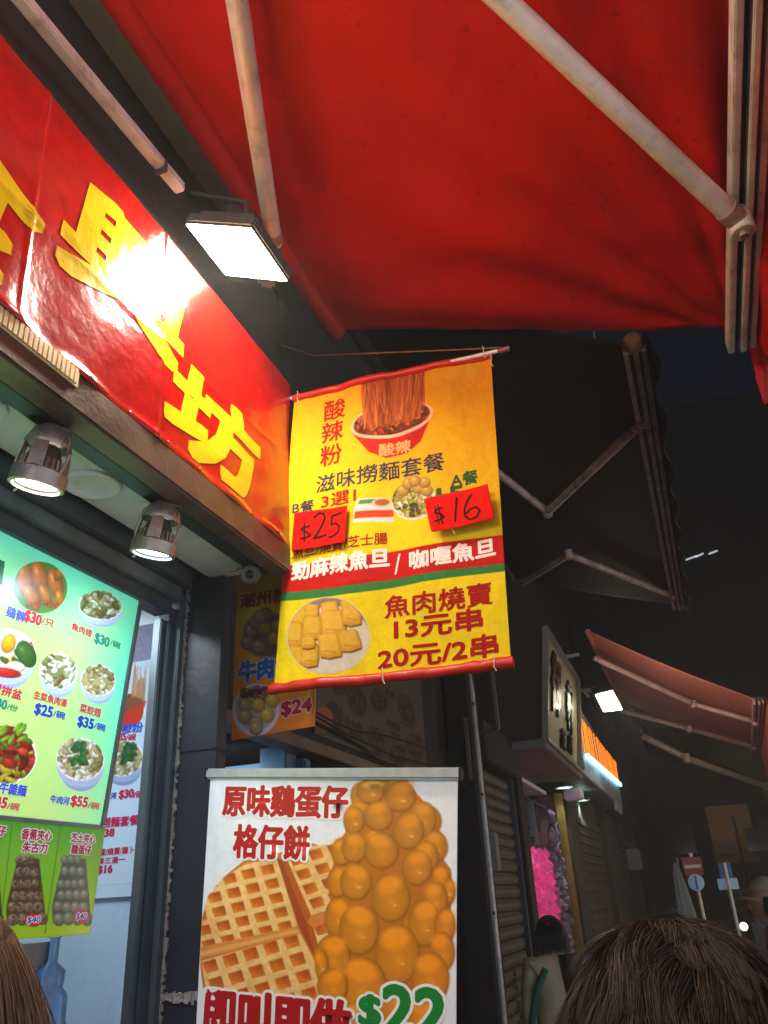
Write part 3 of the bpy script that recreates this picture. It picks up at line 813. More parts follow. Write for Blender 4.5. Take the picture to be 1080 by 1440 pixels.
def noodle_bowl(k, cx, cy, sc, slope):
    def q(x, y): return (cx + x * sc, cy + y * sc + slope * x * sc)
    # bowl body
    k.poly([q(-58, 2), q(58, 2), q(40, 40), q(22, 52), q(-8, 52), q(-32, 38)], (214, 34, 18))
    k.poly([q(20, 5), q(58, 2), q(40, 40), q(22, 52), q(14, 52)], (196, 26, 14))
    k.ell(*q(0, 0), 60 * sc, 24 * sc, (238, 186, 150), rot=math.degrees(math.atan(slope)))
    k.ell(*q(0, -1), 55 * sc, 20 * sc, (120, 44, 14), rot=math.degrees(math.atan(slope)))
    k.clip = k.emask(*q(0, -1), 55 * sc, 20 * sc, math.degrees(math.atan(slope)))[0]
    for i in range(90):
        x, y = rp.uniform(-52, 52), rp.uniform(-16, 16)
        c = rp.choice([(190, 60, 20), (150, 40, 16), (214, 96, 34), (90, 84, 22), (196, 120, 50), (100, 30, 14)])
        k.ball(*q(x, y), rp.uniform(2, 7) * sc, rp.uniform(1.5, 4) * sc, c, rp.uniform(0, 180), edge=.6)
    k.clip = None
    # lifted noodles
    for a_, b2 in ((-42, 8), (8, 46)):
        k.poly([q(a_, -66), q(b2, -68), q(b2 * .98 - 1, -20), q(b2 * .9 - 2, 4), q(a_ * .8, 6), q(a_ * .95, -20)], (150, 66, 24), 3)
    for i in range(150):
        x0 = rp.choice([rp.uniform(-41, 7), rp.uniform(9, 45)])
        x1 = x0 * rp.uniform(.7, 1.1) + rp.uniform(-6, 6)
        y1 = rp.uniform(-8, 8)
        c = np.array(rp.choice([(186, 92, 36), (164, 76, 28), (212, 124, 60), (130, 54, 18), (200, 104, 44)]))
        pts = [q(x0 + (x1 - x0) * t ** 2 + 2.5 * math.sin(t * 4 + i * 1.7), -68 + (y1 + 68) * t) for t in np.linspace(0, 1, 7)]
        k.line(pts, 1.5 * sc, c, 1.6)
def tofu_plate(k):
    k.ell(462, 895, 58, 54, (206, 190, 168), rot=-15)
    k.ell(462, 894, 56, 51, (150, 110, 92), rot=-15)
    k.ell(466, 900, 54, 46, (214, 200, 180), rot=-15)
    k.clip = k.emask(462, 895, 56, 52, -15)[0]
    for (x, y, w, h, r) in ((424, 870, 13, 20, -4), (414, 893, 14, 18, 0), (440, 862, 10, 11, 4), (441, 884, 14, 17, 2), (466, 858, 12, 10, -6), (470, 878, 17, 18, -6), (495, 862, 13, 18, -4),
                            (418, 925, 14, 15, 0), (438, 922, 13, 17, 2), (466, 909, 15, 17, -6), (492, 901, 14, 14, -14), (436, 905, 10, 8, 0)):
        pts = []
        for sx, sy in ((-1, -.85), (-.4, -1.05), (.9, -.95), (1.02, .2), (.9, .9), (-.2, 1.05), (-.95, .9)):
            t = rad(r); pts.append((x + sx * w * math.cos(t) - sy * h * math.sin(t), y + sx * w * math.sin(t) + sy * h * math.cos(t)))
        mid = (x, y)
        k.poly([(a + 1.5, b + 2.5) for a, b in pts], (120, 66, 16), 2)
        k.poly(pts, (206, 150, 38), 1.5)
        k.poly([(mid[0] + (a - mid[0]) * .8 - 1, mid[1] + (b - mid[1]) * .78 - 2) for a, b in pts], (224, 172, 56), 3)
        k.line([(x - w * .5, y + h * .5), (x + w * .6, y + h * .55)], 1.5, (188, 128, 30), 2)
    k.clip = None
def p_hb(k):
    k.c[:] = (232, 204, 8)
    # the yellow turns to orange towards the upper right
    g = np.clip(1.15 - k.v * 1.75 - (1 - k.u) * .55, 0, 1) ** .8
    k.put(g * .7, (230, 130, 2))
    k.speck(.10, 60, 7)
    noodle_bowl(k, 552, 592, .98, -.28)
    # faint ghost lettering at the top right corner
    for i in range(3):
        k.ell(612 + i * 24, 530 - i * 6, 8, 9, (226, 160, 30), soft=6)
    # small packet and bowl
    k.poly([(506, 704), (540, 700), (551, 712), (554, 733), (498, 738), (500, 716)], (222, 214, 196))
    k.poly([(502, 722), (553, 716), (553, 726), (500, 732)], (220, 66, 26))
    k.poly([(508, 706), (538, 702), (540, 708), (506, 712)], (84, 140, 70))
    k.ell(538, 708, 14, 7, (212, 190, 160), -10); k.ell(538, 707, 10, 4.5, (170, 96, 56), -10)
    k.ell(582, 706, 32, 24, (226, 220, 206), -12)
    k.clip = k.emask(582, 702, 31, 25, -12)[0]
    for i in range(90):
        k.ball(rp.uniform(552, 612), rp.uniform(680, 726), rp.uniform(3, 7), rp.uniform(2, 4), rp.choice([(176, 176, 60), (206, 196, 80), (110, 84, 40), (196, 176, 90), (84, 80, 34)]), rp.uniform(0, 180))
    k.clip = None
    for (x, y) in ((566, 690), (574, 680), (588, 686), (600, 690), (597, 678), (583, 676)):
        k.ball(x, y, 8.5, 8, (206, 164, 70))
    k.poly([(612, 695), (640, 690), (640, 706), (612, 710)], (70, 120, 50)) 
    # curved red and green bands
    xs = np.linspace(394, 722, 24)
    def cur(y0, y1, b): return [(x, y0 + (y1 - y0) * (x - 394) / 328 + b * math.sin((x - 394) / 328 * math.pi * 2)) for x in xs]
    top = cur(797, 750, 3.5); bot = cur(842, 798, 4)
    k.poly(top + cur(835, 792, 4)[::-1], (196, 16, 6))
    k.poly(cur(834, 791, 4) + cur(846, 802, 4)[::-1], (52, 120, 54))
    tofu_plate(k)
    k.speck(.10, 1.6, 41); k.speck(.08, 7, 42)
M_ban = print_mat('banner_cloth', .75, spec=.2, bump=.3, translucent=.15, bscale=9)
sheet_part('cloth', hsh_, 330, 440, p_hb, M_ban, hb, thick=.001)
R1, R2, DB, GR = (176, 20, 6), (168, 10, 4), (66, 60, 70), (40, 90, 46)
L = Letters(hsh_, 7)
for ch, x, y in (('酸', 472, 577), ('辣', 469, 608), ('粉', 467, 641)):
    L.text(ch, x, y, 31, 28, R1, .5)
L.text('滋味撈麵套餐', 533, 666, 182, 25, DB, .35)
L.text('A餐', 652, 671, 38, 19, GR, .5)
L.text('15', 632, 693, 36, 18, GR, 1.2)
L.text('B餐', 428, 714, 30, 16, DB, .3)
L.text('3選1', 478, 703, 50, 19, R1, .4)
L.text('魚旦/燒賣/芝士腸', 477, 768, 134, 16, R1, .3)
L.text('勁麻辣魚旦', 478, 794, 136, 26, (248, 232, 220), 1.1)
L.text('/', 558, 792, 8, 28, (248, 232, 220), .3)
L.text('咖喱魚旦', 634, 777, 122, 25, (248, 232, 220), 1.1)
L.text('魚肉燒賣', 614, 843, 152, 31, R2, .8)
L.text('13元串', 614, 876, 124, 30, R2, 1.2)
L.text('20元/2串', 613, 916, 170, 31, R2, 1.2)
L.text('酸辣', 556, 631, 44, 17, (240, 170, 100), .6, skew=0)
L.build('lettering', M_ban, hb)
def rolled(sh, v, u0, u1, r, name, m, par, pxr=.001, crinkle=0):
    pts = [sh.at(u, v, 0) for u in np.linspace(u0, u1, 40)]
    rc = random.Random(2); rr_ = [r * (1 + crinkle * rc.uniform(-1, 1)) for _ in pts]
    return MB().tube(pts, rr_, 14).build(name, m, par, smooth=True)
rolled(hsh_, -.012, 0.0, 1.0, .013, 'top_hem', M_red_tube, hb, crinkle=.08)
rolled(hsh_, 1.012, -.015, 1.01, .015, 'bottom_hem', M_red_tube, hb, crinkle=.12)
a, b_ = on(402, 562, 'y', 2.0), on(716, 490, 'y', 2.0)
MB().tube([a, b_], .0065, 12).build('rod', M_cream, hb, smooth=True)
MB().tube([on(700, 494, 'y', 2.0), on(716, 490, 'y', 2.0)], .009, 12).build('rod_end', mat('rusty_end', (150, 90, 66), .5, .3, .3, 60), hb, smooth=True)
mb = MB()
for (x, y) in ((538, 955), (694, 936), (418, 563), (679, 500), (690, 728), (636, 746), (690, 512)):
    c = on(x, y - 6, 'y', 1.985); 
    mb.tube([c + np.array((0, 0, .02)), c + np.array((.004, -.004, .008)), c + np.array((0, 0, -.014)), c + np.array((.005, 0, -.026))], .0016, 6)
mb.build('ties', mat('white_tie', (210, 190, 170), .5), hb)

# price cards taped on the banner
def card(name, pts, label, draw, yy=1.975):
    P = [on(x, y, 'y', yy) for x, y in pts]
    t = thing(name, tuple(P[0]), label, 'price card', 'price cards on the yellow banner')
    n = 0
    sh = Sheet(*P, ripple=lambda u, v: .004 * (u - .5) ** 2 * 4 + .002 * np.sin(u * 6 + v * 3))
    def pt(k):
        k.c[:] = (226, 16, 2); k.speck(.06, 14, 2)
    M = M_card
    sheet_part('paper', sh, 40, 30, pt, M, t, thick=.0008)
    L = Letters(sh); draw(L); L.build('handwriting', M, t)
    return t
M_card = print_mat('fluorescent_card', .8, .1, spec=.15, translucent=.15)
ink_ = (50, 16, 14)
def arcs(cx, cy, rx, ry, a0, a1, n=14):
    return [(cx + rx * math.cos(rad(a0 + (a1 - a0) * i / n)), cy + ry * math.sin(rad(a0 + (a1 - a0) * i / n))) for i in range(n + 1)]
def d25(L):
    _s = L.stroke; L.stroke = lambda p, w, c: _s(p, w * 1.7, c)
    L.stroke([(436, 740), (429, 742), (424, 745), (430, 748), (437, 752), (431, 756), (423, 758)], 1.3, ink_)
    L.stroke([(429, 736), (428, 762)], 1.2, ink_)
    L.stroke([(442, 728), (449, 722), (455, 722), (457, 728), (452, 740), (445, 752), (441, 757), (450, 755), (459, 752)], 1.6, ink_)
    L.stroke([(467, 726), (466, 738), (473, 736), (478, 741), (477, 748), (470, 754), (463, 756)], 1.5, ink_)
    L.stroke([(467, 726), (481, 721)], 1.5, ink_)
def d16(L):
    _s = L.stroke; L.stroke = lambda p, w, c: _s(p, w * 1.5, c)
    L.stroke([(623, 714), (614, 718), (612, 722), (620, 723), (625, 727), (618, 732), (612, 734)], 1.5, ink_)
    L.stroke([(616, 711), (623, 737)], 1.3, ink_); L.stroke([(612, 713), (618, 738)], 1.0, ink_)
    L.stroke([(642, 700), (640, 733)], 1.7, ink_)
    L.stroke([(663, 695), (657, 704), (653, 716), (654, 726), (661, 731), (670, 728), (675, 719), (670, 713), (661, 716), (655, 723)], 1.7, ink_)
card('price_card', [(415, 722), (489, 711), (486, 763), (411, 775)], 'red paper price card handwritten $25 on the left of the banner', d25)
card('price_card', [(597, 702), (686, 681), (696, 730), (607, 749)], 'red paper price card handwritten $16, tilted on the right of the banner', d16)

# ------------------------------------------------------------------ waffle poster on a roll-up stand
st = thing('rollup_poster', tuple(on(465, 1440, 'y', 1.81) * np.array((1, 1, 0)) + np.array((0, 0, .12))), 'white roll-up poster of waffle and egg waffle under a metal top rail', 'poster stand')
ptl, ptr_ = on(297, 1092, 'y', 1.84), on(643, 1092, 'y', 1.78)
pbl, pbr = ptl.copy(), ptr_.copy(); pbl[2] = .22; pbr[2] = .22; 
l2 = on(277, 1440, 'y', 1.84); pbl[0] = ptl[0] + (l2[0] - ptl[0]) * (ptl[2] - .22) / (ptl[2] - l2[2])
r2_ = on(641, 1440, 'y', 1.78); pbr[0] = ptr_[0] + (r2_[0] - ptr_[0]) * (ptr_[2] - .22) / (ptr_[2] - r2_[2])
psh = Sheet(ptl, ptr_, pbr, pbl, ripple=lambda u, v: .003 * np.sin(u * 4 + 1) + .002 * np.sin(v * 9) + .002 * np.exp(-((u - .03) / .02) ** 2) * np.sin(v * 40))
vv_ = (ptl[2] - l2[2]) / (ptl[2] - .22)
def zc(x, y): return (260 + x / 2.7, 1060 + y / 2.7)
def p_waf(k):
    k.c[:] = (236, 237, 244)
    def Z(pts): return [zc(*p) for p in pts]
    def pockets(mask, p0, a, b, dark, mid):
        p0 = zc(*p0); a = np.array(a) / 2.7; b = np.array(b) / 2.7
        inv = np.linalg.inv(np.array([a, b]).T)
        dx, dy = k.x - p0[0], k.y - p0[1]
        s = inv[0, 0] * dx + inv[0, 1] * dy; t = inv[1, 0] * dx + inv[1, 1] * dy
        fs, ft = s - np.round(s), t - np.round(t)
        m = np.clip((.33 - np.abs(fs)) * 14 + .5, 0, 1) * np.clip((.33 - np.abs(ft)) * 12 + .5, 0, 1)
        g = np.clip(.5 + (fs + ft) * .9, 0, 1)
        n = fbm(k.x / 3, k.y / 3, 5) - .5
        c = np.array(dark)[None, None] * (1 - g[..., None]) + np.array(mid)[None, None] * g[..., None]
        c = c * (1 + .25 * n[..., None])
        lip = np.clip((.36 - np.abs(fs)) * 14 + .5, 0, 1) * np.clip((.36 - np.abs(ft)) * 12 + .5, 0, 1) * np.clip((ft + .1) * 5, 0, 1)
        k.put(lip * mask * .6, (255, 232, 176)); k.put(m * mask, c)
    # outer disc shade
    k.poly(Z([(62, 800), (72, 900), (110, 960), (150, 1030), (560, 1030), (560, 640), (600, 380), (480, 338), (350, 380), (225, 408), (150, 470), (95, 540), (65, 640)]), (206, 118, 44))
    quarters = [
        ([(63, 735), (68, 640), (92, 540), (148, 472), (240, 415), (352, 400), (428, 645), (428, 655)], (318, 440), (-72, 17), (16.5, 54)),
        ([(66, 786), (440, 682), (505, 800), (545, 915), (545, 1030), (160, 1030), (100, 930), (78, 870)], (332, 737), (-77, 23), (22, 66)),
        ([(392, 402), (470, 352), (560, 343), (600, 400), (600, 560), (560, 598), (482, 612)], (455, 457), (71, -21), (25, 54)),
        ([(490, 662), (600, 610), (600, 760), (520, 780)], (522, 665), (72, -18), (22, 60))]
    for pts, p0, a, b in quarters:
        m = k.pmask(Z(pts), 1.4)
        n = fbm(k.x / 5, k.y / 5, 9)
        c = np.array((252, 206, 130))[None, None] * (.9 + .16 * n[..., None])
        k.put(m, np.minimum(c, 255))
        br = np.clip(fbm(k.x / 16, k.y / 16, 31) * 2.2 - .9, 0, 1) * .5 + np.clip(fbm(k.x / 2.2, k.y / 2.2, 33) * 3 - 1.9, 0, 1) * .5
        k.put(m * br, (222, 150, 70))
        inner = k.pmask(Z(pts), 1.4)
        pockets(inner, p0, a, b, (176, 70, 8), (240, 140, 40))
    # cut edges
    k.poly(Z([(63, 735), (428, 655), (440, 680), (66, 778)]), (222, 140, 62))
    k.poly(Z([(63, 752), (432, 664), (440, 676), (66, 768)]), (236, 166, 90))
    k.poly(Z([(354, 400), (390, 402), (480, 612), (470, 640), (492, 662), (520, 780), (505, 800), (436, 655)]), (190, 88, 28))
    k.poly(Z([(354, 400), (370, 400), (462, 640), (505, 790), (436, 655)]), (166, 70, 22))
    k.poly(Z([(482, 612), (560, 598), (600, 580), (600, 606), (490, 662), (468, 640)]), (220, 130, 56))
    # egg waffle body
    k.poly(Z([(665, 110), (700, 92), (780, 98), (850, 118), (905, 180), (945, 260), (985, 320), (980, 400), (1010, 440), (1020, 540), (1000, 620), (1018, 700), (1005, 780), (985, 830), (990, 900), (960, 1030),
              (600, 1030), (560, 930), (505, 830), (510, 740), (545, 690), (545, 600), (555, 560), (548, 480), (570, 400), (565, 350), (610, 300), (610, 225), (645, 190)]), (196, 112, 16), 1.5)
    B = [(702, 140, 46, 42), (815, 160, 50, 52), (640, 250, 34, 46), (735, 235, 46, 50), (905, 245, 40, 58), (845, 290, 52, 62), (596, 370, 34, 46), (642, 355, 42, 50), (745, 365, 56, 62), (950, 350, 38, 52), (915, 390, 40, 54),
         (580, 485, 34, 52), (648, 485, 52, 60), (878, 430, 50, 60), (968, 490, 32, 60), (1000, 520, 20, 40), (780, 545, 64, 82), (948, 555, 40, 62), (580, 620, 42, 66), (905, 640, 54, 80), (985, 650, 34, 56),
         (660, 665, 66, 86), (560, 770, 58, 76), (805, 760, 74, 102), (975, 750, 40, 66), (520, 800, 20, 50), (930, 850, 62, 88), (668, 880, 82, 98), (560, 880, 50, 60), (800, 960, 70, 70), (640, 1010, 60, 60), (900, 1000, 60, 60)]
    B = sorted([(x + rp.uniform(-38, 38), y + rp.uniform(-40, 40), rp.uniform(26, 40), rp.uniform(34, 50)) for x, y, rx, ry in B if 600 < x < 950], key=lambda b: b[1])[:26] + B
    for i, (x, y, rx, ry) in enumerate(B):
        w = (y - 100) / 900
        base = np.array((206, 132, 26)) * (1 - w) + np.array((240, 142, 12)) * w; rx *= 1.1; ry *= 1.08
        cx, cy = zc(x, y)
        k.ell(cx + 1.2, cy + 1.8, rx / 2.7 + 1, ry / 2.7 + 1, (160, 84, 8), soft=4)
        k.ball(cx, cy, rx / 2.7, ry / 2.7, base, soft=1.5, hi=.12, lx=.1, ly=.25, edge=.72)
        sx, sy = zc(x + rx * .25, y + ry * .35)
        if rp.random() < .5: k.ell(sx, sy, 2.0, 1.2, (240, 196, 130), soft=3)
        k.ell(cx + rp.uniform(-4, 4), cy - ry / 5, rx / 4, ry / 7, np.clip(base * 1.1, 0, 255), rp.uniform(-30, 30), soft=8)
    k.ell(*zc(715, 118), 14, 5, (226, 180, 100), soft=3)
    k.ell(*zc(722, 125), 9, 4, (170, 110, 40), soft=3)
    k.speck(.06, 2.0, 4); k.speck(.05, 9, 14)
M_pos = print_mat('poster_film', .42, .06, coat=.15)
vs = np.concatenate([np.linspace(0, vv_ * 1.02, 330), np.linspace(vv_ * 1.02, 1, 12)[1:]])
sheet_part('printed_film', psh, 330, 0, p_waf, M_pos, st, vs=vs)
L = Letters(psh)
RD, WH, GN = (178, 8, 18), (240, 238, 238), (16, 128, 44)
L.text('原味鷄蛋仔', 399, 1127, 172, 43, RD, 1.7, WH, 4.5)
L.text('格仔餅', 382, 1184, 104, 46, RD, 1.7, WH, 4.5)
L.text('即叫即做', 386, 1434, 204, 72, RD, 3.0, WH, 7)
L.text('$', 520, 1424, 28, 48, GN, 2.4, WH, 6)
L.text('22', 582, 1422, 86, 66, GN, 3.4, WH, 8)
L.build('lettering', M_pos, st)
ex = (ptr_ - ptl) / np.linalg.norm(ptr_ - ptl)
a, b_ = ptl - ex * .014 + (0, 0, .006), ptr_ + ex * .012 + (0, 0, .006)
MB().bar(a, b_, .02, .026).build('top_rail', mat('satin_aluminium', (176, 176, 184), .35, .35, .1, 30, .05, 300), st, bevel=.005)
MB().bar(a - (0, 0, .001), a + ex * .006 - (0, 0, .001), .023, .03).build('rail_end', M_black, st, bevel=.003)
MB().bar(b_ - ex * .006 - (0, 0, .001), b_ - (0, 0, .001), .023, .03).build('rail_end', M_black, st, bevel=.003)
MB().tube([(ptl + ptr_) / 2 + psh.n * -.03 + np.array((0, 0, 0)), np.array([*((ptl + ptr_) / 2 + psh.n * -.03)[:2], .18])], .01, 10).build('pole', M_alud, st)
bx0 = (pbl + pbr) / 2
MB().bar([*(pbl[:2] - ex[:2] * .02), .18], [*(pbr[:2] + ex[:2] * .02), .18], .12, .1).build('base_cassette', M_alu, st, bevel=.012)
for s_ in (.2, .8):
    q_ = pbl * (1 - s_) + pbr * s_
    MB().bar([*(q_[:2] + psh.n[:2] * .14), .135], [*(q_[:2] - psh.n[:2] * .14), .135], .03, .008).build('foot', M_alud, st)

# ------------------------------------------------------------------ backlit menu box in the window
lb = thing('menu_lightbox', (-1.32, 1.2, 2.1), 'glowing green backlit menu of bowls with prices inside the shop window', 'light box')
Ltr = np.array(on(195, 845, 'x', -1.315)); Lbr = np.array(on(141, 1160, 'x', -1.315))
Ltl = Ltr + (0, -1.55, 0); Lbl = Lbr + (0, -1.55, 0)
lsh = Sheet(Ltl, Ltr, Lbr, Lbl)
rl = random.Random(21)
def bowl(k, cx, cy, rx, ry, kinds, n=70, rim=(150, 170, 216), depth=.55, slope=.16, body=True):
    sl = math.degrees(math.atan(slope))
    if body:
        k.ell(cx + 1, cy + ry * depth, rx * .86, ry * .95, rim, sl)
        k.ell(cx, cy + ry * depth * .6, rx * .98, ry * .98, tuple(min(255, c + 22) for c in rim), sl)
    k.ell(cx, cy, rx, ry, (226, 236, 240), sl)
    k.ell(cx, cy, rx * .93, ry * .92, kinds[0], sl)
    k.clip = k.emask(cx, cy - 1, rx * .96, ry * 1.02, sl)[0]
    for i in range(n):
        a = rl.uniform(0, 6.28); r = math.sqrt(rl.random()) * .95
        x, y = cx + math.cos(a) * r * rx, cy + math.sin(a) * r * ry
        s_ = rl.uniform(.10, .28) * rx
        k.ball(x, y, s_, s_ * rl.uniform(.3, .7), rl.choice(kinds), rl.uniform(-70, 70), hi=.25, edge=.5)
    k.clip = None
GREENS = [(120, 130, 80), (160, 170, 110), (90, 110, 50), (206, 214, 180), (180, 190, 150), (226, 232, 214), (120, 96, 50)]
DUMP = [(170, 160, 110), (216, 214, 180), (196, 190, 150), (150, 140, 90), (224, 226, 206), (120, 120, 70)]
REDS = [(130, 40, 24), (170, 50, 30), (96, 30, 20), (200, 70, 40), (90, 120, 40), (150, 30, 24), (190, 180, 60)]
def p_lb(k):
    # diffuser sheet: yellow-green in the middle, the cyan of the edge LEDs along the rim
    k.c[:] = (176, 226, 132)
    d = np.minimum(np.minimum(1 - k.u, (k.u) * 10) * 1.55 / .5, np.minimum(k.v, 99) * 1.15)
    g = np.clip(1 - d / .42, 0, 1) ** 1.3
    k.put(g * .9, (96, 238, 206))
    g2 = np.clip((k.v - .45) / .55, 0, 1)
    k.put(g2 * .45, (204, 236, 132))
    # chicken legs
    k.ell(57, 826, 38, 36, (74, 130, 60), 30)
    k.clip = k.emask(57, 826, 37, 36, 30)[0]
    for (x, y, rx, ry, r) in ((34, 812, 12, 27, -8), (45, 838, 10, 20, -30), (56, 812, 11, 24, -14), (64, 836, 7, 18, -24), (78, 820, 10, 22, -16), (84, 842, 6, 14, -10), (84, 806, 7, 12, 30)):
        k.ball(x, y, rx, ry, (196, 120, 52), r, hi=.5)
    for i in range(14): k.ball(rl.uniform(40, 88), rl.uniform(846, 858), 4, 3, (170, 84, 40))
    k.clip = None
    # dark dish at the left edge and bowls
    k.poly([(-40, 770), (7, 790), (3, 822), (-40, 830)], (30, 96, 60))
    bowl(k, 141, 852, 31, 20, GREENS, 90, slope=.12)
    bowl(k, 10, 918, 40, 34, [(214, 214, 206), (60, 110, 40), (232, 180, 40), (190, 50, 30), (236, 236, 226)], 26, slope=.1)
    k.ball(37, 920, 13, 20, (50, 104, 44), -24); k.ball(22, 938, 14, 8, (236, 236, 230), 8); k.ball(8, 946, 22, 7, (196, 36, 36), 8); k.ball(12, 905, 10, 14, (230, 178, 30), 20)
    bowl(k, 82, 944, 27, 25, GREENS + [(236, 240, 226)] * 4, 80)
    bowl(k, 138, 957, 25, 22, DUMP, 70)
    bowl(k, 8, 1062, 44, 40, REDS, 110, rim=(214, 224, 240), body=False)
    for i in range(12): k.ball(rl.uniform(0, 34), 1032 + rl.uniform(-10, 8), 9, 3, (126, 176, 50), rl.uniform(-60, -20))
    bowl(k, 113, 1068, 34, 30, DUMP + [(226, 230, 214)] * 3, 80, rim=(140, 160, 196))
    for i in range(16): k.ball(rl.uniform(102, 126), rl.uniform(1048, 1076), 7, 4, (50, 116, 60), rl.uniform(0, 180))
    k.speck(.12, 1.8, 51)
    for (x, y) in ((-70, 830), (-75, 960), (-90, 1080), (-150, 820), (-150, 960)): bowl(k, x, y, 32, 26, DUMP, 30)
M_lb = print_mat('backlit_print', .3, 0, emission=.44, coat=.1)
def sp(sh, u0): return
U, V = np.meshgrid(np.linspace(0, 1, 560) ** .6, np.linspace(0, 1, 330))
X, Y = proj(lsh.flat(U, V)); k = Ink(X, Y); k.u = U; k.v = V; p_lb(k)
gridmesh('printed_diffuser', lsh.at(U, V), M_lb, lb, True, k.linear(), thick=(-.002, 0, 0))
L = Letters(lsh)
PK, BL, TE, DB2 = (188, 30, 78), (60, 80, 200), (10, 130, 110), (20, 60, 180)
def price(x, y, w, h, body, unit, c1, c2=None):
    L.text(body, x, y, w, h, c1, 1.0, (232, 240, 220), 1.2)
    L.text('/' + unit, x + w * .5 + h * .55, y + h * .12 + 3, h * 1.0, h * .6, c2 or c1, .3)
L.text('鷄髀', 22, 864, 28, 15, BL, .6, (226, 240, 226), 1.0); price(46, 870, 24, 17, '$30', '只', PK)
L.text('魚肉翅', 115, 886, 30, 10, PK, .3); price(143, 901, 21, 15, '$30', '碗', TE)
L.text('涼賣拼盆', 2, 970, 60, 14, PK, .5); price(-2, 990, 22, 15, '$30', '份', TE)
L.text('生菜魚肉湯', 71, 983, 48, 11, PK, .3); price(61, 1000, 25, 17, '$25', '碗', DB2)
L.text('菜餃翅', 127, 999, 30, 12, PK, .3); price(120, 1017, 22, 16, '$35', '碗', DB2)
L.text('牛雜麵', 18, 1110, 38, 16, BL, .7, (226, 240, 226), 1.0); price(-4, 1129, 26, 17, '$45', '碗', PK)
L.text('牛肉河', 84, 1125, 27, 11, BL, .4); price(111, 1128, 23, 16, '$55', '碗', PK)
L.build('lettering', M_lb, lb)
M_lbf = M_alu
n_ = lsh.n
def lbar(a, b, w, m): MB().bar(a + n_ * .002, b + n_ * .002, w, .02, up=(0, 0, 1)).build('frame', m, lb, bevel=.002)
def fr(a, b, w, thick=.028):
    d = (b - a) / np.linalg.norm(b - a); s_ = np.cross(d, n_)
    P = [a - s_ * w / 2, a + s_ * w / 2, b + s_ * w / 2, b - s_ * w / 2]
    MB().slab([p + n_ * .004 for p in P], -n_ * thick).build('frame', M_lbf, lb, bevel=.002)
up_ = (Ltr - Lbr) / np.linalg.norm(Ltr - Lbr)
fr(Ltl + (0, 0, .006), Ltr + (0, .008, .006), .010)
fr(Ltr + (0, .008, 0) - up_ * .002, Lbr + (0, .008, 0), .016)
fr(Lbl - (0, 0, .006), Lbr + (0, .010, -.006), .010)

# green egg waffle poster below the light box
gp = thing('snack_poster', (-1.31, 1.5, 1.7), 'bright green poster of flavoured egg waffles taped below the menu light box', 'poster')
gtr, gbr = on(148, 1164, 'x', -1.312), on(128, 1313, 'x', -1.312)
gsh = Sheet(gtr + (0, -1.2, 0), gtr, gbr, gbr + (0, -1.2, 0), ripple=lambda u, v: .003 * np.sin(u * 30) * v)
def eggw(k, cx, cy, w, h, col, dark, seed):
    r = random.Random(seed); rows = 6
    k.poly([(cx - w * .22, cy - h * .5), (cx + w * .35, cy - h * .48), (cx + w * .5, cy + h * .42), (cx - w * .5, cy + h * .5), (cx - w * .52, cy + h * .25)], dark, 2)
    for j in range(rows):
        t = j / (rows - 1); ww = w * (.5 + .5 * t); y = cy - h * .46 + h * .9 * t; n = 3 if j < 2 else 4
        rr_ = ww / n * .62
        for i in range(n):
            x = cx - ww / 2 + ww * (i + .5) / n + (.12 * ww / n if j % 2 else -.1 * ww / n)
            k.ball(x, y + r.uniform(-1, 1), rr_, rr_ * 1.08, col, hi=.4, edge=.4)
            if seed % 2:
                for q in range(3): k.ell(x + r.uniform(-4, 4), y + r.uniform(-4, 4), r.uniform(1, 3), r.uniform(.8, 1.8), dark, r.uniform(0, 180), 1.5)
def p_gp(k):
    g = np.clip((k.y - 1160) / 150, 0, 1)[..., None]
    k.c = np.array((70, 176, 30)) * (1 - g) + np.array((196, 226, 24)) * g
    k.ell(40, 1250, 60, 60, (120, 206, 30), soft=80); 
    for x0, x1 in ((17, 1), (86, 62)):
        k.line([(x0, 1158), (x1, 1312)], 1.2, (70, 120, 20))
    eggw(k, 37, 1252, 52, 92, (148, 132, 102), (64, 50, 36), 3)
    eggw(k, 101, 1252, 56, 92, (134, 148, 126), (70, 84, 72), 4)
    eggw(k, -18, 1252, 44, 90, (90, 66, 46), (40, 26, 18), 5)
    for x, y in ((47, 1294), (115, 1289)):
        k.ell(x, y, 11.5, 9.5, (206, 24, 34))
M_gp = print_mat('gloss_poster', .35, .05, emission=.05, coat=.2)  # faint glow added to paper that gives off no light
U, V = np.meshgrid(np.linspace(0, 1, 420) ** .6, np.linspace(0, 1, 170))
X, Y = proj(gsh.flat(U, V)); k = Ink(X, Y); k.u = U; k.v = V; p_gp(k)
gridmesh('paper', gsh.at(U, V), M_gp, gp, True, k.linear(), thick=(-.002, 0, 0))
L = Letters(gsh)
WHI, RDD = (246, 240, 244), (176, 20, 60)
L.text('香蕉夾心', 52, 1174, 42, 15, RDD, .5, WHI, 1.8); L.text('朱古力', 49, 1192, 34, 15, RDD, .5, WHI, 1.8)
L.text('芝士夾心', 117, 1179, 34, 13, RDD, .4, WHI, 1.6); L.text('鷄蛋仔', 114, 1195, 28, 13, RDD, .5, WHI, 1.6)
L.text('蛋仔', -6, 1168, 28, 15, RDD, .5, WHI, 1.8)
L.text('$40', 47, 1294, 17, 10, (60, 80, 190), .3, WHI, 1.4); L.text('$40', 115, 1289, 15, 10, (60, 80, 190), .3, WHI, 1.4)
L.build('lettering', M_gp, gp)

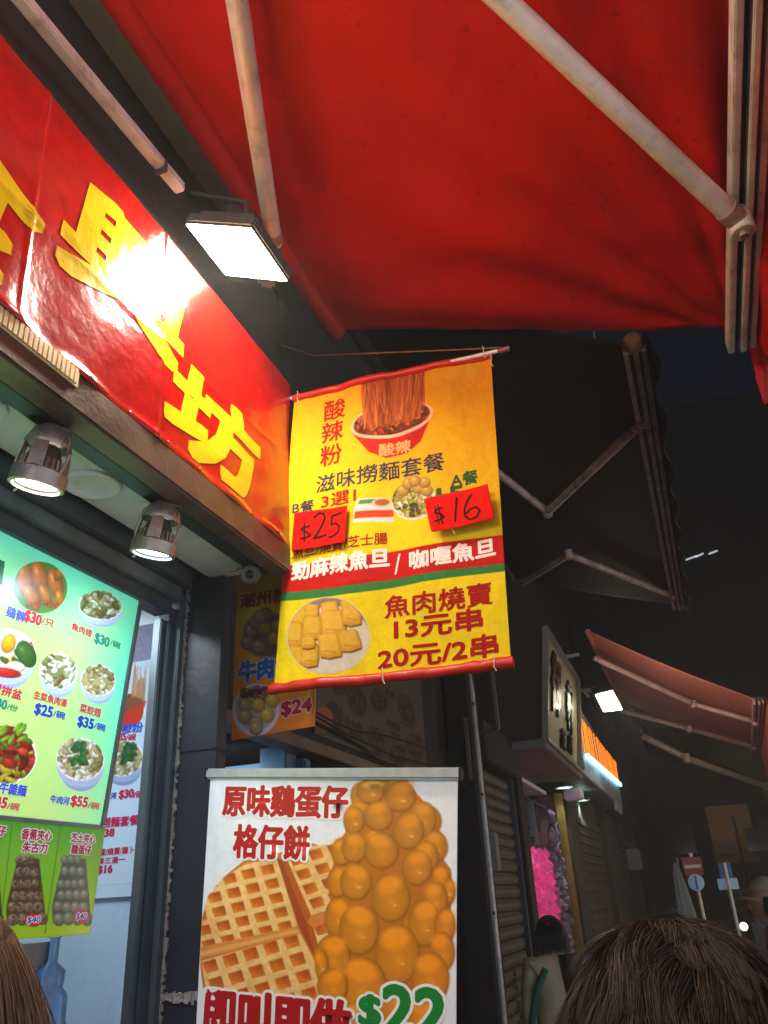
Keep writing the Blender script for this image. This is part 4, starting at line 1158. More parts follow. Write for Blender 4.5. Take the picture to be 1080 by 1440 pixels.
# menu sheet on the inner side wall
sm = thing('wall_menu', (-1.45, 1.885, 1.9), 'white wall menu with noodle bowls on the side wall behind the light box', 'menu sheet')
def yv(x, y, yy=1.888): return on(x, y, 'y', yy)
a = yv(226, 925); b_ = yv(203, 1260)
x1_ = -1.368
ssh = Sheet((-2.1, 1.888, a[2]), (x1_, 1.888, a[2]), (x1_, 1.888, b_[2]), (-2.1, 1.888, b_[2]))
def p_sm(k):
    k.c[:] = (190, 210, 232)
    bowl(k, 176, 1000, 28, 24, REDS, 70, slope=-.1, body=False, rim=(200, 210, 220))
    k.poly([(150, 1000), (206, 985), (196, 1016), (176, 1028), (150, 1026)], (196, 44, 24))
    for i in range(20): k.line([(188 + i * .9, 930 + rl.uniform(0, 30)), (184 + i * 1.0, 988)], 1.2, (176, 120, 80))
    k.ell(172, 992, 30, 10, (130, 70, 40), -12)
    bowl(k, 172, 1066, 30, 26, DUMP, 70, slope=-.1, rim=(130, 146, 190))
    for i in range(12): k.ball(rl.uniform(172, 190), rl.uniform(1048, 1072), 6, 4, (40, 96, 50), rl.uniform(0, 180))
    k.line([(120, 1246), (220, 1240)], .8, (150, 170, 190))
M_sm = print_mat('menu_film', .3, .02)
sheet_part('print', ssh, 240, 260, p_sm, M_sm, sm, thick=.0015)
L = Letters(ssh)
L.text('酸辣粉', 178, 1025, 46, 14, (50, 80, 190), .5); L.text('$35', 170, 1037, 14, 11, PK, .5); L.text('/碗', 184, 1037, 14, 9, PK, .3)
L.text('河', 160, 1119, 8, 9, (50, 80, 190), .3); L.text('$30', 178, 1117, 20, 13, PK, .8); L.text('/碗', 195, 1117, 14, 10, PK, .3)
L.text('撈麵套餐', 169, 1155, 52, 14, PK, .4); L.text('$38', 150, 1172, 22, 12, PK, .7)
L.text('魚蛋/燒賣/蘿卜', 160, 1197, 58, 10, PK, .2); L.text('套餐三選一', 152, 1210, 48, 9, PK, .2); L.text('$16', 148, 1223, 20, 12, PK, .7)
L.build('lettering', M_sm, sm)
MB().box(-1.50, -1.37, 1.8935, 1.8945, 2.2, 2.38).build('notice', mat('grey_notice', (120, 120, 160), .5, 0, .3, 60), sm)

# blue plastic bag hanging inside
bag = thing('plastic_bag', tuple(on(80, 1320, 'x', -1.36)), 'light blue plastic bag hanging below the green poster', 'bag')
B0 = on(78, 1318, 'x', -1.36)
rows = []
for j, t in enumerate(np.linspace(0, 1, 22)):
    wd = [.012, .035, .05, .058, .06][min(4, int(t * 6))] * (1.05 if t < .85 else .95)
    row = []
    for i in range(33):
        a_ = 2 * math.pi * i / 32
        r_ = wd * (1 + .18 * math.sin(a_ * 5 + t * 5) + .1 * math.sin(a_ * 9 - t * 8))
        row.append((B0[0] + math.sin(a_) * r_ * .35, B0[1] + math.cos(a_) * r_, B0[2] - t * .34 - .01 * math.sin(a_ * 3) * t))
    rows.append(row)
gridmesh('bag', np.array(rows), mat('blue_polythene', (84, 146, 206), .3, 0, .12, 12, .3, 30, coat=.3), bag, True)
MB().tube([B0 + (0, -.02, 0), B0 + (0, -.008, .03), B0 + (0, .01, .03), B0 + (0, .02, 0)], .003, 6).build('handle', mat('blue_handle', (84, 146, 206), .3), bag, smooth=True)
sh_ = MB().box(-1.75, -1.37, .8, 1.62, .6, 1.56).build('cupboard_panel', mat('grey_cupboard', (120, 118, 126), .5, 0, .1, 4), None)
tag(sh_, 'grey cupboard panel inside the window below the green poster', 'cupboard')

# ------------------------------------------------------------------ meatball sign behind the banner
ms_ = thing('meatball_sign', tuple(on(385, 1030, 'y', 2.27)), 'orange and yellow hanging sign of meatballs for $24 half hidden behind the banner', 'sign')
ctl, cbl, cbr, ctr = on(335, 780, 'y', 2.27), on(325, 1041, 'y', 2.27), on(442, 1021, 'y', 2.27), on(449, 762, 'y', 2.27)
csh = Sheet(ctl, ctr, cbr, cbl)
def p_ms(k):
    g = np.clip((k.y - 860) / 170, 0, 1)[..., None]
    k.c = np.array((240, 206, 24)) * (1 - g) + np.array((250, 132, 40)) * g
    k.ell(375, 893, 34, 34, (150, 136, 126), -10); k.ell(375, 893, 31, 30, (110, 88, 66), -10)
    for (x, y) in ((352, 888), (348, 904), (363, 910), (360, 876), (374, 864), (372, 884), (386, 898), (392, 880), (366, 868)):
        k.ball(x, y, 10, 10, (176, 150, 116) if x < 372 else (170, 140, 50))
    k.ell(360, 998, 33, 37, (220, 220, 226), 12); k.ell(360, 996, 29, 32, (196, 180, 160), 12)
    for i in range(30): k.ball(rl.uniform(340, 378), rl.uniform(968, 984), 5, 4, rl.choice([(140, 84, 40), (170, 110, 56), (120, 70, 36)]))
    for (x, y, c) in ((345, 992, 0), (345, 1008, 0), (360, 1018, 0), (360, 1024, 0), (363, 992, 1), (376, 1006, 1), (383, 985, 1)):
        k.ball(x, y, 10, 10.5, ((206, 180, 130), (236, 196, 84))[c])
    k.ell(426, 984, 20, 8, (236, 146, 50), soft=10)
M_ms = print_mat('sign_print', .55, .03, spec=.3)
sheet_part('panel', csh, 150, 280, p_ms, M_ms, ms_, thick=.006)
L = Letters(csh)
L.text('潮州粉麵', 383, 839, 92, 19, (170, 20, 30), .8); L.text('牛肉丸', 374, 940, 76, 28, (30, 116, 200), 1.6, (206, 220, 232), 3)
L.text('$24', 417, 995, 42, 22, (196, 24, 56), 1.4, (236, 226, 226), 2.4)
L.build('lettering', M_ms, ms_)
mb = MB(); mb.bar((ctl[0] - .01, 2.28, ctl[2]), (ctr[0] + .01, 2.28, ctl[2]), .02, .02); mb.build('rail', M_alud, ms_)
# ------------------------------------------------------------------ neighbouring shop (dark) with faint menu board
ns = thing('neighbour_shop', (-1.45, 3.8, .12), 'dark closed shop between the tiled pillar and the roller shutter', 'shop')
MB().box(-3.2, -1.452, 2.3, 5.3, 2.22, 9.0).build('wall', M_darkwall, ns)
MB().box(-1.44, -1.28, 5.32, 5.62, .12, 4.4).build('pier', M_darkwall, ns, bevel=.01)
MB().box(-3.2, -3.1, 2.3, 5.3, .12, 2.2).build('back_wall', M_blue, ns)
MB().box(-3.1, -1.47, 2.28, 2.3, .12, 2.2).build('side_wall', M_blue, ns)
for i in range(5):
    z = 2.16 - i * .10
    MB().box(-2.6 + i * .0, -1.46, 3.1 + i * .004, 3.16, z - .085, z).build('blue_louver', M_blue, ns, bevel=.008)
MB().box(-1.62, -1.50, 3.0, 3.1, .12, 2.2).build('post', M_blue, ns, bevel=.004)
MB().box(-1.49, -1.40, 2.3, 5.3, 2.17, 2.218).build('lintel', M_steel, ns, bevel=.004)
MB().hexa([(-1.44, 4.2, 2.06), (-1.42, 4.2, 2.06), (-1.42, 4.9, 2.0), (-1.44, 4.9, 2.0), (-1.44, 4.2, 2.17), (-1.42, 4.2, 2.17), (-1.42, 4.9, 2.17), (-1.44, 4.9, 2.17)]).build('green_flyer', mat('green_film', (90, 150, 120), .4, 0, .2, 20), ns)
mb = MB()
for a, b_ in (((-1.40, 5.55, 3.1), (-1.40, 5.55, 2.62)), ((-1.40, 5.55, 2.62), (-1.1, 5.4, 2.62)), ((-1.30, 5.3, 2.7), (-1.30, 5.3, 2.3)), ((-1.1, 5.4, 2.62), (-1.1, 5.4, 3.1))):
    mb.bar(a, b_, .022, .022, up=(0, 1, .3))
mb.build('awning_bracket', mat('grey_bracket', (120, 104, 92), .5, .3, .2, 9), ns)
MB().tube([(-1.262, 5.42, .12), (-1.262, 5.42, 2.9), (-1.30, 5.5, 3.2)], .016, 10).build('conduit', M_cream, ns, smooth=True)
MB().tube([(-1.262, 5.34, .12), (-1.262, 5.345, 1.8), (-1.262, 5.34, 3.4)], .008, 8).build('conduit', M_alud, ns, smooth=True)
for z in (.8, 1.5, 2.2, 2.8):
    MB().box(-1.279, -1.25, 5.39, 5.45, z, z + .02).build('pipe_clip', M_steel, ns)
MB().box(-1.279, -1.22, 5.47, 5.58, 1.75, 1.98).build('junction_box', mat('grey_junction_box', (120, 120, 118), .5, 0, .1, 20, dirt=(60, 50, 40), dirt_amt=.6, dscale=9), ns, bevel=.006)
for k in range(3):
    pts = [(-1.42 + .05 * k, 2.35 + q_ * .33, 2.30 + .03 * k + .05 * math.sin(q_ * .9 + k) - .02 * abs(q_ - 4)) for q_ in range(10)]
    MB().tube(pts, .005, 6).build('cable', M_black, ns, smooth=True)
lamp('shop_glow', 'AREA', (-1.9, 2.75, 2.1), 5, (.62, .84, 1), .35, aim=(-1.9, 3.1, 1.6))
bd = thing('menu_board', (-1.44, 3.9, 2.3), 'unlit white menu board with faded food pictures above the dark neighbouring shop', 'menu board')
bsh = Sheet((-1.44, 3.16, 2.95), (-1.44, 4.78, 2.95), (-1.44, 4.78, 2.265), (-1.44, 3.16, 2.265))
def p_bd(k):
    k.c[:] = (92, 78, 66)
    for (x, y, rx, ry) in ((502, 985, 13, 24), (533, 985, 12, 18), (572, 1000, 11, 26), (529, 1042, 11, 22), (585, 1050, 12, 20), (470, 1005, 12, 20), (560, 1062, 12, 16), (478, 970, 10, 8)):
        k.ell(x, y, rx, ry, (74, 50, 36), -18); k.ell(x, y, rx * .8, ry * .8, (60, 38, 28), -18)
        for i in range(20): k.ball(x + rl.uniform(-.7, .7) * rx, y + rl.uniform(-.7, .7) * ry, 3, 3, rl.choice([(96, 64, 40), (66, 40, 28), (84, 70, 40)]))
    k.ell(455, 1012, 14, 18, (170, 90, 40))
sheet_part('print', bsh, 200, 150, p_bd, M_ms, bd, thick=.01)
L = Letters(bsh)
for s_, x, y, w in (('牛丸粉', 497, 1018, 26), ('魚蛋麵', 553, 1020, 22), ('雲吞', 548, 975, 16), ('$30', 500, 1036, 18), ('$28', 556, 1036, 14)):
    L.text(s_, x, y, w, 11, (70, 34, 34), .4)
L.build('lettering', M_ms, bd)

# ------------------------------------------------------------------ roller shutter
shu = thing('roller_shutter', (-1.35, 6.15, .12), 'closed grey roller shutter with scuffed curved slats, beside the pink flower shop', 'shutter')
M_slat = mat('shutter_slat', (92, 88, 80), .45, .4, .25, 9, .15, 60, dirt=(46, 38, 34), dirt_amt=.8, dscale=7)
prof = [(0, 0), (.012, .012), (.018, .035), (.018, .055), (.010, .075), (.002, .084)]
vs = []; fs = []
for y in (5.68, 6.72):
    for dx, dz in prof: vs.append((-1.36 + dx, y, dz))
    vs.append((-1.375, y, .084)); vs.append((-1.375, y, 0))
n8 = len(prof) + 2
for i in range(n8): fs.append((i, (i + 1) % n8, n8 + (i + 1) % n8, n8 + i))
fs += [tuple(range(n8))[::-1], tuple(range(n8, 2 * n8))]
s0 = MB().add(vs, fs).build('slat', M_slat, shu)
for i in range(26):
    if i == 0: s0.location.z = .2; continue
    c = s0.copy(); COL.objects.link(c); c.location.z = .2 + i * .0865
    c.location.x = rnd.uniform(-.002, .002)
MB().box(-1.40, -1.31, 5.62, 5.68, .12, 2.5).build('guide_rail', M_alud, shu, bevel=.004)
MB().box(-1.40, -1.31, 6.72, 6.78, .12, 2.5).build('guide_rail', M_alud, shu, bevel=.004)
MB().box(-1.46, -1.42, 5.3, 7.1, .12, 2.5).build('backing', M_black, shu)
MB().box(-1.42, -1.25, 5.62, 6.78, 2.46, 2.75).build('shutter_box', M_darkwall, shu, bevel=.01)
# graffiti-like smear on the lower slats
mb = MB(); rg = random.Random(9)
for i in range(40):
    y = 6.1 + rg.uniform(-.06, .10) + i * .004; z = 1.15 - i * .012
    mb.box(-1.337, -1.3355, y, y + rg.uniform(.02, .08), z, z + rg.uniform(.008, .03))
mb.build('smear', mat('black_smear', (26, 20, 18), .7), shu)

# ------------------------------------------------------------------ flower shop and its box sign
fsn = thing('flower_shop', (-1.35, 8.4, .12), 'flower shop with brass framed window, pink rose wall and white downlights', 'shop')
M_gold = mat('brass_frame', (150, 124, 60), .3, .8, .15, 10, .05, 80)
for y in (7.06, 9.56):
    MB().box(-1.40, -1.31, y, y + .07, .12, 2.62).build('frame', M_gold, fsn, bevel=.006)
MB().box(-1.40, -1.33, 9.72, 9.78, .12, 2.62).build('frame', M_gold, fsn, bevel=.006)
MB().box(-1.45, -1.28, 6.80, 7.05, .12, 2.7).build('pier', M_darkwall, fsn, bevel=.01)
MB().box(-3.2, -1.5, 7.0, 9.7, 2.62, 2.66).build('ceiling', M_white, fsn)
MB().box(-3.2, -3.1, 7.0, 9.7, .12, 2.6).build('back_wall', mat('mauve_wall', (110, 60, 70), .6, 0, .2, 2), fsn)
MB().box(-3.2, -1.42, 9.62, 9.7, .12, 2.6).build('side_wall', mat('mauve_wall_side', (96, 56, 60), .6, 0, .2, 2), fsn)
# rose wall
M_rose = mat('pink_roses', (232, 120, 170), .6, 0, .4, 9, 0, emit=(240, 90, 165), es=.2)  # glow added to the petals in place of light falling on them
M_rosel = mat('lilac_roses', (176, 160, 178), .6, 0, .3, 6)
def roses(name, m, xr, yr, zr, n, seed, face=(1, 0, 0), taper=None):
    r = random.Random(seed); mb = MB()
    for i in range(n):
        z = r.uniform(*zr); y = r.uniform(*yr)
        if taper: 
            w = taper(z); y = yr[0] + (yr[1] - yr[0]) * (.5 + (r.random() - .5) * w)
        x = r.uniform(*xr); R = r.uniform(.035, .085)
        nrm = (1, r.uniform(-.5, .5), r.uniform(-.5, .5))
        for q, (f, h) in enumerate(((1, 0), (.75, .012), (.5, .022), (.28, .03))):
            nn_ = 7; off = r.random() * 6
            mb.ring((x, y, z), nrm, [(R * f * .35, h - .02), (R * f * .8, h), (R * f, h + .022 * (1.3 - f))], nn_)
    return mb.build(name, m, fsn, kind='stuff')
roses('rose_wall', M_rose, (-1.52, -1.46), (7.15, 9.25), (.3, 1.98), 620, 3)
roses('rose_column', M_rosel, (-1.46, -1.41), (9.0, 9.52), (.3, 2.4), 230, 4, taper=lambda z: max(.08, min(1, (2.45 - z) / .7)))
MB().box(-1.60, -1.55, 7.12, 9.0, .2, 1.98).build('rose_backing', mat('pink_backing', (200, 70, 130), .6), fsn)
MB().box(-1.545, -1.50, 7.13, 7.16, .2, 1.97).build('neon_tube', emit_mat('magenta_glow', (255, 40, 220), 5), fsn)
lamp('rose_glow', 'AREA', (-1.44, 7.6, 2.2), 3, (1, .68, .86), .5, aim=(-1.5, 8.1, 1.2))
# dark clothes hanging in the top of the window
rc = random.Random(14)
M_cl = [mat('garment_%s' % s_, c, .8, 0, .2, 14, .3, 30) for s_, c in (('slate', (70, 80, 96)), ('grey', (96, 100, 104)), ('navy', (36, 42, 60)))]
for i in range(9):
    y0 = 7.2 + i * .19; rows = []
    for j, t in enumerate(np.linspace(0, 1, 10)):
        rows.append([(-1.50 + .03 * math.sin(a * 2 + i), y0 + (.02 + .07 * min(1, t * 3)) * math.cos(a), 2.45 - t * (.3 + .08 * math.sin(i * 2.1)) ) if False else
                     (-1.50 + .035 * math.sin(a), y0 + (.02 + .07 * min(1, t * 3)) * math.cos(a) + .05 * t, 2.45 - t * (.34 + .08 * math.sin(i * 2.1))) for a in np.linspace(0, 2 * math.pi, 17)])
    gridmesh('garment', np.array(rows), M_cl[i % 3], fsn, True)
MB().tube([(-1.5, 7.1, 2.47), (-1.5, 9.5, 2.47)], .01, 8).build('rail', M_alud, fsn)
# yellow poster right of the window
yp = MB().box(-1.335, -1.325, 9.84, 10.28, .75, 2.1).build('poster', mat('yellow_notice', (206, 176, 84), .5, 0, .25, 9, emit=(206, 170, 80), es=.12), fsn)
mb = MB()
for i in range(26): 
    z = rc.uniform(.8, 1.4); y = rc.uniform(9.88, 10.2); mb.box(-1.3245, -1.322, y, y + rc.uniform(.03, .09), z, z + rc.uniform(.02, .08))
mb.build('poster_print', mat('orange_print', (190, 96, 40), .5, 0, .3, 30), fsn)
# fascia box, its tilted face carries black characters
bl_, br_ = np.array((-1.0, 6.66, 2.73)), np.array((-1.0, 8.72, 2.73))
tl_, tr_ = np.array(on(764, 884, 'y', 6.66)), None
tr_ = tl_ + (0, 2.06, 0)
M_sand = mat('sand_sign_face', (176, 166, 130), .5, .1, .1, 3, .05, 30, dirt=(90, 80, 60), dirt_amt=.4, dscale=2)
M_boxs = mat('sign_box_side', (64, 54, 46), .6, .1, .2, 3, .1, 20)
MB().hexa([(-1.72, 6.66, 2.73), bl_, br_, (-1.72, 8.72, 2.73), (-1.72, 6.66, 3.95), tl_, tr_, (-1.72, 8.72, 3.95)]).build('fascia_box', M_boxs, fsn, bevel=.01)
ssg = Sheet(tl_ + (.004, .02, -.01), tr_ + (.004, -.02, -.01), br_ + (.004, -.02, .02), bl_ + (.004, .02, .02))
gridmesh('sign_face', ssg.at(*ssg.grid(12, 12), .004), M_sand, fsn, False, thick=(-.006, 0, 0))
mb = MB(); 
for a, b_ in ((tl_, tr_), (bl_, br_), (tl_, bl_), (tr_, br_)): mb.bar(a + (.02, 0, 0), b_ + (.02, 0, 0), .05, .05, up=(1, 0, .2))
mb.build('sign_trim', mat('pale_trim', (150, 146, 130), .4, .4, .1, 6), fsn)
# raised black characters: built as solid letters
def solid(body, sh, x, y, w, h, bold, name, m, par, dep=.018, off=.008):
    L = Letters(sh)
    for k in range(4): 
        pass
    V, T, asp = glyphs(body); u0, v0, J = sh.uv(x, y); Ji = np.linalg.inv(J)
    ax = J[:, 0] / np.linalg.norm(J[:, 0]); ay = J[:, 1] / np.linalg.norm(J[:, 1])
    for k in range(9):
        t = 2 * math.pi * k / 8; bb = bold if k < 8 else 0
        for d_ in np.linspace(off, off + dep, 5):
            q = ax[None] * ((V[:, 0] - .5) * w + math.cos(t) * bb)[:, None] + ay[None] * (-(V[:, 1] - .5) * h + math.sin(t) * bb)[:, None]
            d = q @ Ji.T
            L.raw(u0 + d[:, 0], v0 + d[:, 1], T, (20, 20, 20), d_ + k * 1e-4)
    o = L.build(name, m, par); return o
M_char = mat('black_raised_letters', (22, 22, 20), .3, .3, .1, 9)
solid('御', ssg, 779, 962, 20, 84, .7, 'raised_character', M_char, fsn)
solid('軒', ssg, 799, 995, 14, 70, .6, 'raised_character', M_char, fsn)
solid('花', ssg, 789, 1040, 9, 28, .4, 'raised_character', M_char, fsn)
solid('店', ssg, 799, 1046, 8, 28, .4, 'raised_character', M_char, fsn)
MB().hexa([(-1.72, 6.6, 2.66), (-.98, 6.6, 2.66), (-.98, 8.9, 2.66), (-1.72, 8.9, 2.66), (-1.72, 6.6, 2.728), (-.98, 6.6, 2.728), (-.98, 8.9, 2.728), (-1.72, 8.9, 2.728)]).build('soffit', mat('dim_soffit', (120, 116, 108), .5, 0, .1, 4), fsn, bevel=.008)
for (x, y) in ((793, 1107), (818, 1125)):
    c = on(x, y, 'z', 2.655)
    MB().ring(c, (0, 0, -1), [(.001, .0), (.075, .0)], 24).build('downlight', emit_mat('downlight_glow', (190, 255, 226), 6), fsn)
    MB().ring(c, (0, 0, -1), [(.076, .0), (.078, .01), (.1, .008), (.105, 0)], 24).build('downlight_trim', M_white, fsn, smooth=True)
    lamp('downlight_lamp', 'SPOT', c + np.array((0, 0, -.03)), 22, (.8, 1, .9), .05, aim=c + np.array((0, 0, -1)), spot=120)
MB().box(-1.25, -1.05, 9.25, 9.4, 2.5, 2.62).build('vent_unit', M_white, fsn, bevel=.02)

# ------------------------------------------------------------------ next shop: white fascia, orange letters over an LED strip
wsn = thing('bright_sign_shop', (-1.0, 11.5, .12), 'shop with glowing orange letters and a cyan light strip on its white fascia', 'shop')
M_wf = mat('white_fascia', (130, 130, 138), .4, 0, .08, 3)
MB().hexa([(-1.5, 8.95, 2.76), (-1.0, 8.95, 2.76), (-1.0, 14.3, 2.8), (-1.5, 14.3, 2.8), (-1.5, 8.95, 3.66), (-1.0, 8.95, 3.66), (-1.0, 14.3, 3.45), (-1.5, 14.3, 3.45)]).build('fascia_panel', M_wf, wsn, bevel=.01)
MB().box(-1.9, -1.3, 9.8, 22, .12, 2.75).build('shopfront', M_darkwall, wsn)
M_dsl = mat('dark_shutter_slat', (70, 64, 54), .5, .3, .25, 5, .1, 30, dirt=(30, 26, 22), dirt_amt=.8, dscale=3)
ds0 = None
for y in (10.4, 13.2, 16.0):
    for i in range(22):
        if ds0 is None:
            ds0 = MB().hexa([(-1.30, 0, 0), (-1.262, 0, 0), (-1.262, 2.4, 0), (-1.30, 2.4, 0), (-1.30, 0, .095), (-1.285, 0, .095), (-1.285, 2.4, .095), (-1.30, 2.4, .095)]).build('shutter_slat', M_dsl, wsn)
            L0 = ds0.location.copy(); d_ = ds0
        else:
            d_ = ds0.copy(); COL.objects.link(d_)
        d_.location = (0, y, .14 + i * .105)
    MB().box(-1.34, -1.18, y + 2.42, y + 2.74, .12, 2.74).build('pier', M_darkwall, wsn, bevel=.02)
MB().box(-1.29, -.95, 15.8, 16.3, 1.9, 2.25).build('air_conditioner', M_lampgrey, wsn, bevel=.03)
M_or = emit_mat('orange_letter_glow', (255, 128, 0), 1.2)
M_or.node_tree.nodes['Principled BSDF'].inputs['Base Color'].default_value = (.6, .18, .01, 1)
wsh = Sheet((-.99, 9.6, 3.46), (-.99, 14.2, 3.52), (-.99, 14.2, 3.20), (-.99, 9.6, 3.03))
ro = random.Random(4)
mb = None
u = 0
while u < .98:
    w = ro.uniform(.03, .05)
    mb = MB(); kind = ro.choice('IHNUTEI')
    def st(u0, v0, u1, v1):
        P = [wsh.flat(np.array(a), np.array(b)) for a, b in ((u0, v0), (u1, v0), (u1, v1), (u0, v1))]
        mb.slab([np.ravel(p) for p in P], (.012, 0, 0))
    s_ = .0075
    st(u, .02, u + s_, .98)
    if kind in 'HNU': st(u + w - s_, .02, u + w, .98)
    if kind == 'H': st(u, .42, u + w, .58)
    if kind == 'U': st(u, .84, u + w, .98)
    if kind == 'N': st(u + w * .4, .2, u + w * .6, .8)
    if kind in 'TE': st(u, .02, u + w, .16)
    if kind == 'E': st(u, .42, u + w * .8, .58); st(u, .84, u + w, .98)
    mb.build('glowing_letter', M_or, wsn)
    u += w + .022
MB().bar((-.96, 9.5, 2.98), (-.96, 14.1, 3.14), .04, .05).build('light_strip', emit_mat('cyan_strip_glow', (150, 235, 255), 3), wsn)
lamp('strip_light', 'AREA', (-.86, 11, 2.98), 1.2, (.7, .95, 1), .5, aim=(-1, 11, 2.8))
MB().box(-1.02, -.96, 9.0, 9.12, 2.78, 3.9).build('white_edge_panel', M_wf, wsn, bevel=.01)
for i in range(5): MB().box(-1.02 , -.985, 12.9 + i * .2, 12.98 + i * .2, 2.66, 2.79).build('bracket', M_wf, wsn)

# floodlight on the far shop
def far_flood():
    c = np.array(on(855, 988, 'z', 3.42)); t = thing('floodlight', tuple(c), 'lit floodlight on a pole arm over the far shop signs', 'floodlight', 'lit floodlights')
    exx = on(876, 985, 'z', c[2] - .06) - on(846, 975, 'z', c[2] + .04); 
    P = [on(838, 978, 'y', c[1] - .25), on(862, 972, 'y', c[1] - .15), on(875, 998, 'y', c[1] + .2), on(849, 1001, 'y', c[1] + .1)]
    nn = np.cross(P[1] - P[0], P[3] - P[0]); nn /= np.linalg.norm(nn)
    if nn[2] > 0: nn = -nn
    MB().slab([p - nn * .01 for p in inset(P, 1.15, 0)], -nn * .08).build('housing', M_lampgrey, t, bevel=.01)
    MB().slab(P, -nn * .01).build('lens', emit_mat('flood_far_glow', (255, 246, 214), 20), t)
    MB().tube([c - nn * .06, c + (-.1, -.1, .12), (-1.2, c[1] + .1, c[2] + .25)], .02, 8).build('bracket', M_cream, t)
    lamp('far_floodlight_lamp', 'AREA', sum(P) / 4 + nn * .03 + np.array((.1, .1, 0)), 26, (1, .95, .8), .3, aim=(.5, 12, 3.3))
    return c
FC = far_flood()
mb = MB()
for (a, b_, za, zb_) in (((793, 924), (814, 920), 3.7, 3.7), ((808, 972), (850, 967), 3.6, 3.6), ((822, 972), (828, 980), 3.55, 3.5)):
    mb.tube([on(*a, 'z', za), on(*b_, 'z', zb_)], .018, 8)
o = mb.build('sign_stays', M_cream); o.parent = fsn; o.matrix_parent_inverse = Matrix.Translation(-fsn.location)

# upper facade behind everything on the left side of the street
up = thing('tenement', (-2.2, 14, 0), 'dark tenement front rising above the shop signs', 'building')
MB().box(-9, -1.9, 5.35, 46, 4.0, 22).build('facade', M_darkwall, up)
MB().box(-9, -1.6, 22.2, 46, .12, 4).build('ground_floor', M_darkwall, up)
for i in range(3):
    for j in range(5):
        y = 10 + i * 9; z = 6 + j * 3
        MB().box(-1.9, -1.87, y, y + 1.6, z, z + 1.4).build('window', mat('dark_glass', (14, 16, 20), .1) if (i == 0 and j == 0) else bpy.data.materials['dark_glass'], up)

# ------------------------------------------------------------------ street end
def slats(x0, x1, y, z0, z1, n, m, label):
    t = thing('slatted_shutter', ((x0 + x1) / 2, y, z0), label, 'shutter')
    h = (z1 - z0) / n
    base = MB().hexa([(x0, y, z0), (x1, y, z0), (x1, y + .05, z0), (x0, y + .05, z0), (x0, y - .03, z0 + h * .6), (x1, y - .03, z0 + h * .6), (x1, y + .05, z0 + h * .6), (x0, y + .05, z0 + h * .6)]).build('slat', m, t)
    for i in range(1, n):
        c = base.copy(); COL.objects.link(c); c.location.z = i * h
    return t
slats(-3.2, -1.6, 21, .12, 2.2, 14, mat('brown_slats', (110, 90, 66), .5, .2, .2, 4), 'brown slatted shutter behind the big head at the end of the row')

fb_ = thing('far_building', (1.0, 26, 0), 'ochre concrete building with one dark window at the end of the street', 'building')
M_och = mat('ochre_render', (150, 116, 66), .8, 0, .2, 1.2, .1, 10, dirt=(90, 66, 40), dirt_amt=.5, dscale=1)
def fq(x, y, yy=26): return on(x, y, 'y', yy)
a, b_, c_, d_ = fq(994, 1150), fq(1056, 1140), fq(1070, 1212), fq(1006, 1216)
MB().box(a[0], c_[0], 26, 34, d_[2], a[2] + .3).build('upper_wall', M_och, fb_, bevel=.02)
MB().box(a[0] + .1, c_[0] + 3, 26.2, 34, 0, d_[2] - .01).build('lower_wall', M_darkwall, fb_)
MB().box(a[0] + .9, a[0] + 1.45, 25.97, 26.05, a[2] - .95, a[2] - .35).build('window', bpy.data.materials['dark_glass'], fb_)
MB().box(a[0] + .15, a[0] + .6, 25.8, 26, a[2] - 1.0, a[2] - .65).build('air_conditioner', M_lampgrey, fb_, bevel=.02)
MB().tube([(a[0] + .7, 25.96, 0), (a[0] + .7, 25.96, a[2])], .04, 8).build('drainpipe', M_lampgrey, fb_)
for i in range(5): MB().box(a[0] + .2, c_[0] + 2.5, 26.1, 26.19, .4 + i * .25, .52 + i * .25).build('shutter_slat', mat('dull_slat', (90, 84, 70), .6) if i == 0 else bpy.data.materials['dull_slat'], fb_)
lamp('street_lamp_glow', 'AREA', (1.6, 21, 4.6), 26, (1, .72, .42), .6, aim=(1.2, 26, 2.2))
eb = thing('end_block', (-2, 40, 0), 'tall dark block closing the street at night', 'building')
MB().box(-6, 12, 44, 50, 0, 9).build('facade', M_darkwall, eb)
for i in range(8):
    for j in range(2):
        MB().box(-5 + i * 2, -4 + i * 2, 43.96, 44, 3 + j * 3, 4.3 + j * 3).build('window', bpy.data.materials['dark_glass'], eb)
# far tower with three lit windows
tw = thing('distant_tower', (8, 80, 0), 'distant black tower with three tiny lit windows', 'tower')
MB().box(-30, 60, 82, 90, 0, 50).build('facade', mat('night_tower', (9, 11, 16), .9), tw)
for (x, y, w) in ((972, 785, .55), (984, 781, .4), (1003, 777, .45)):
    c = on(x, y, 'y', 81.9); MB().hexa([(c[0] - w, 81.85, c[2] - .16), (c[0] + w, 81.85, c[2] + .06), (c[0] + w, 81.95, c[2] + .06), (c[0] - w, 81.95, c[2] - .16), (c[0] - w, 81.85, c[2]), (c[0] + w, 81.85, c[2] + .22), (c[0] + w, 81.95, c[2] + .22), (c[0] - w, 81.95, c[2])]).build('lit_window_or_fill', emit_mat('window_glow', (230, 240, 255), 1.2) if w > .5 else bpy.data.materials['window_glow'], tw)

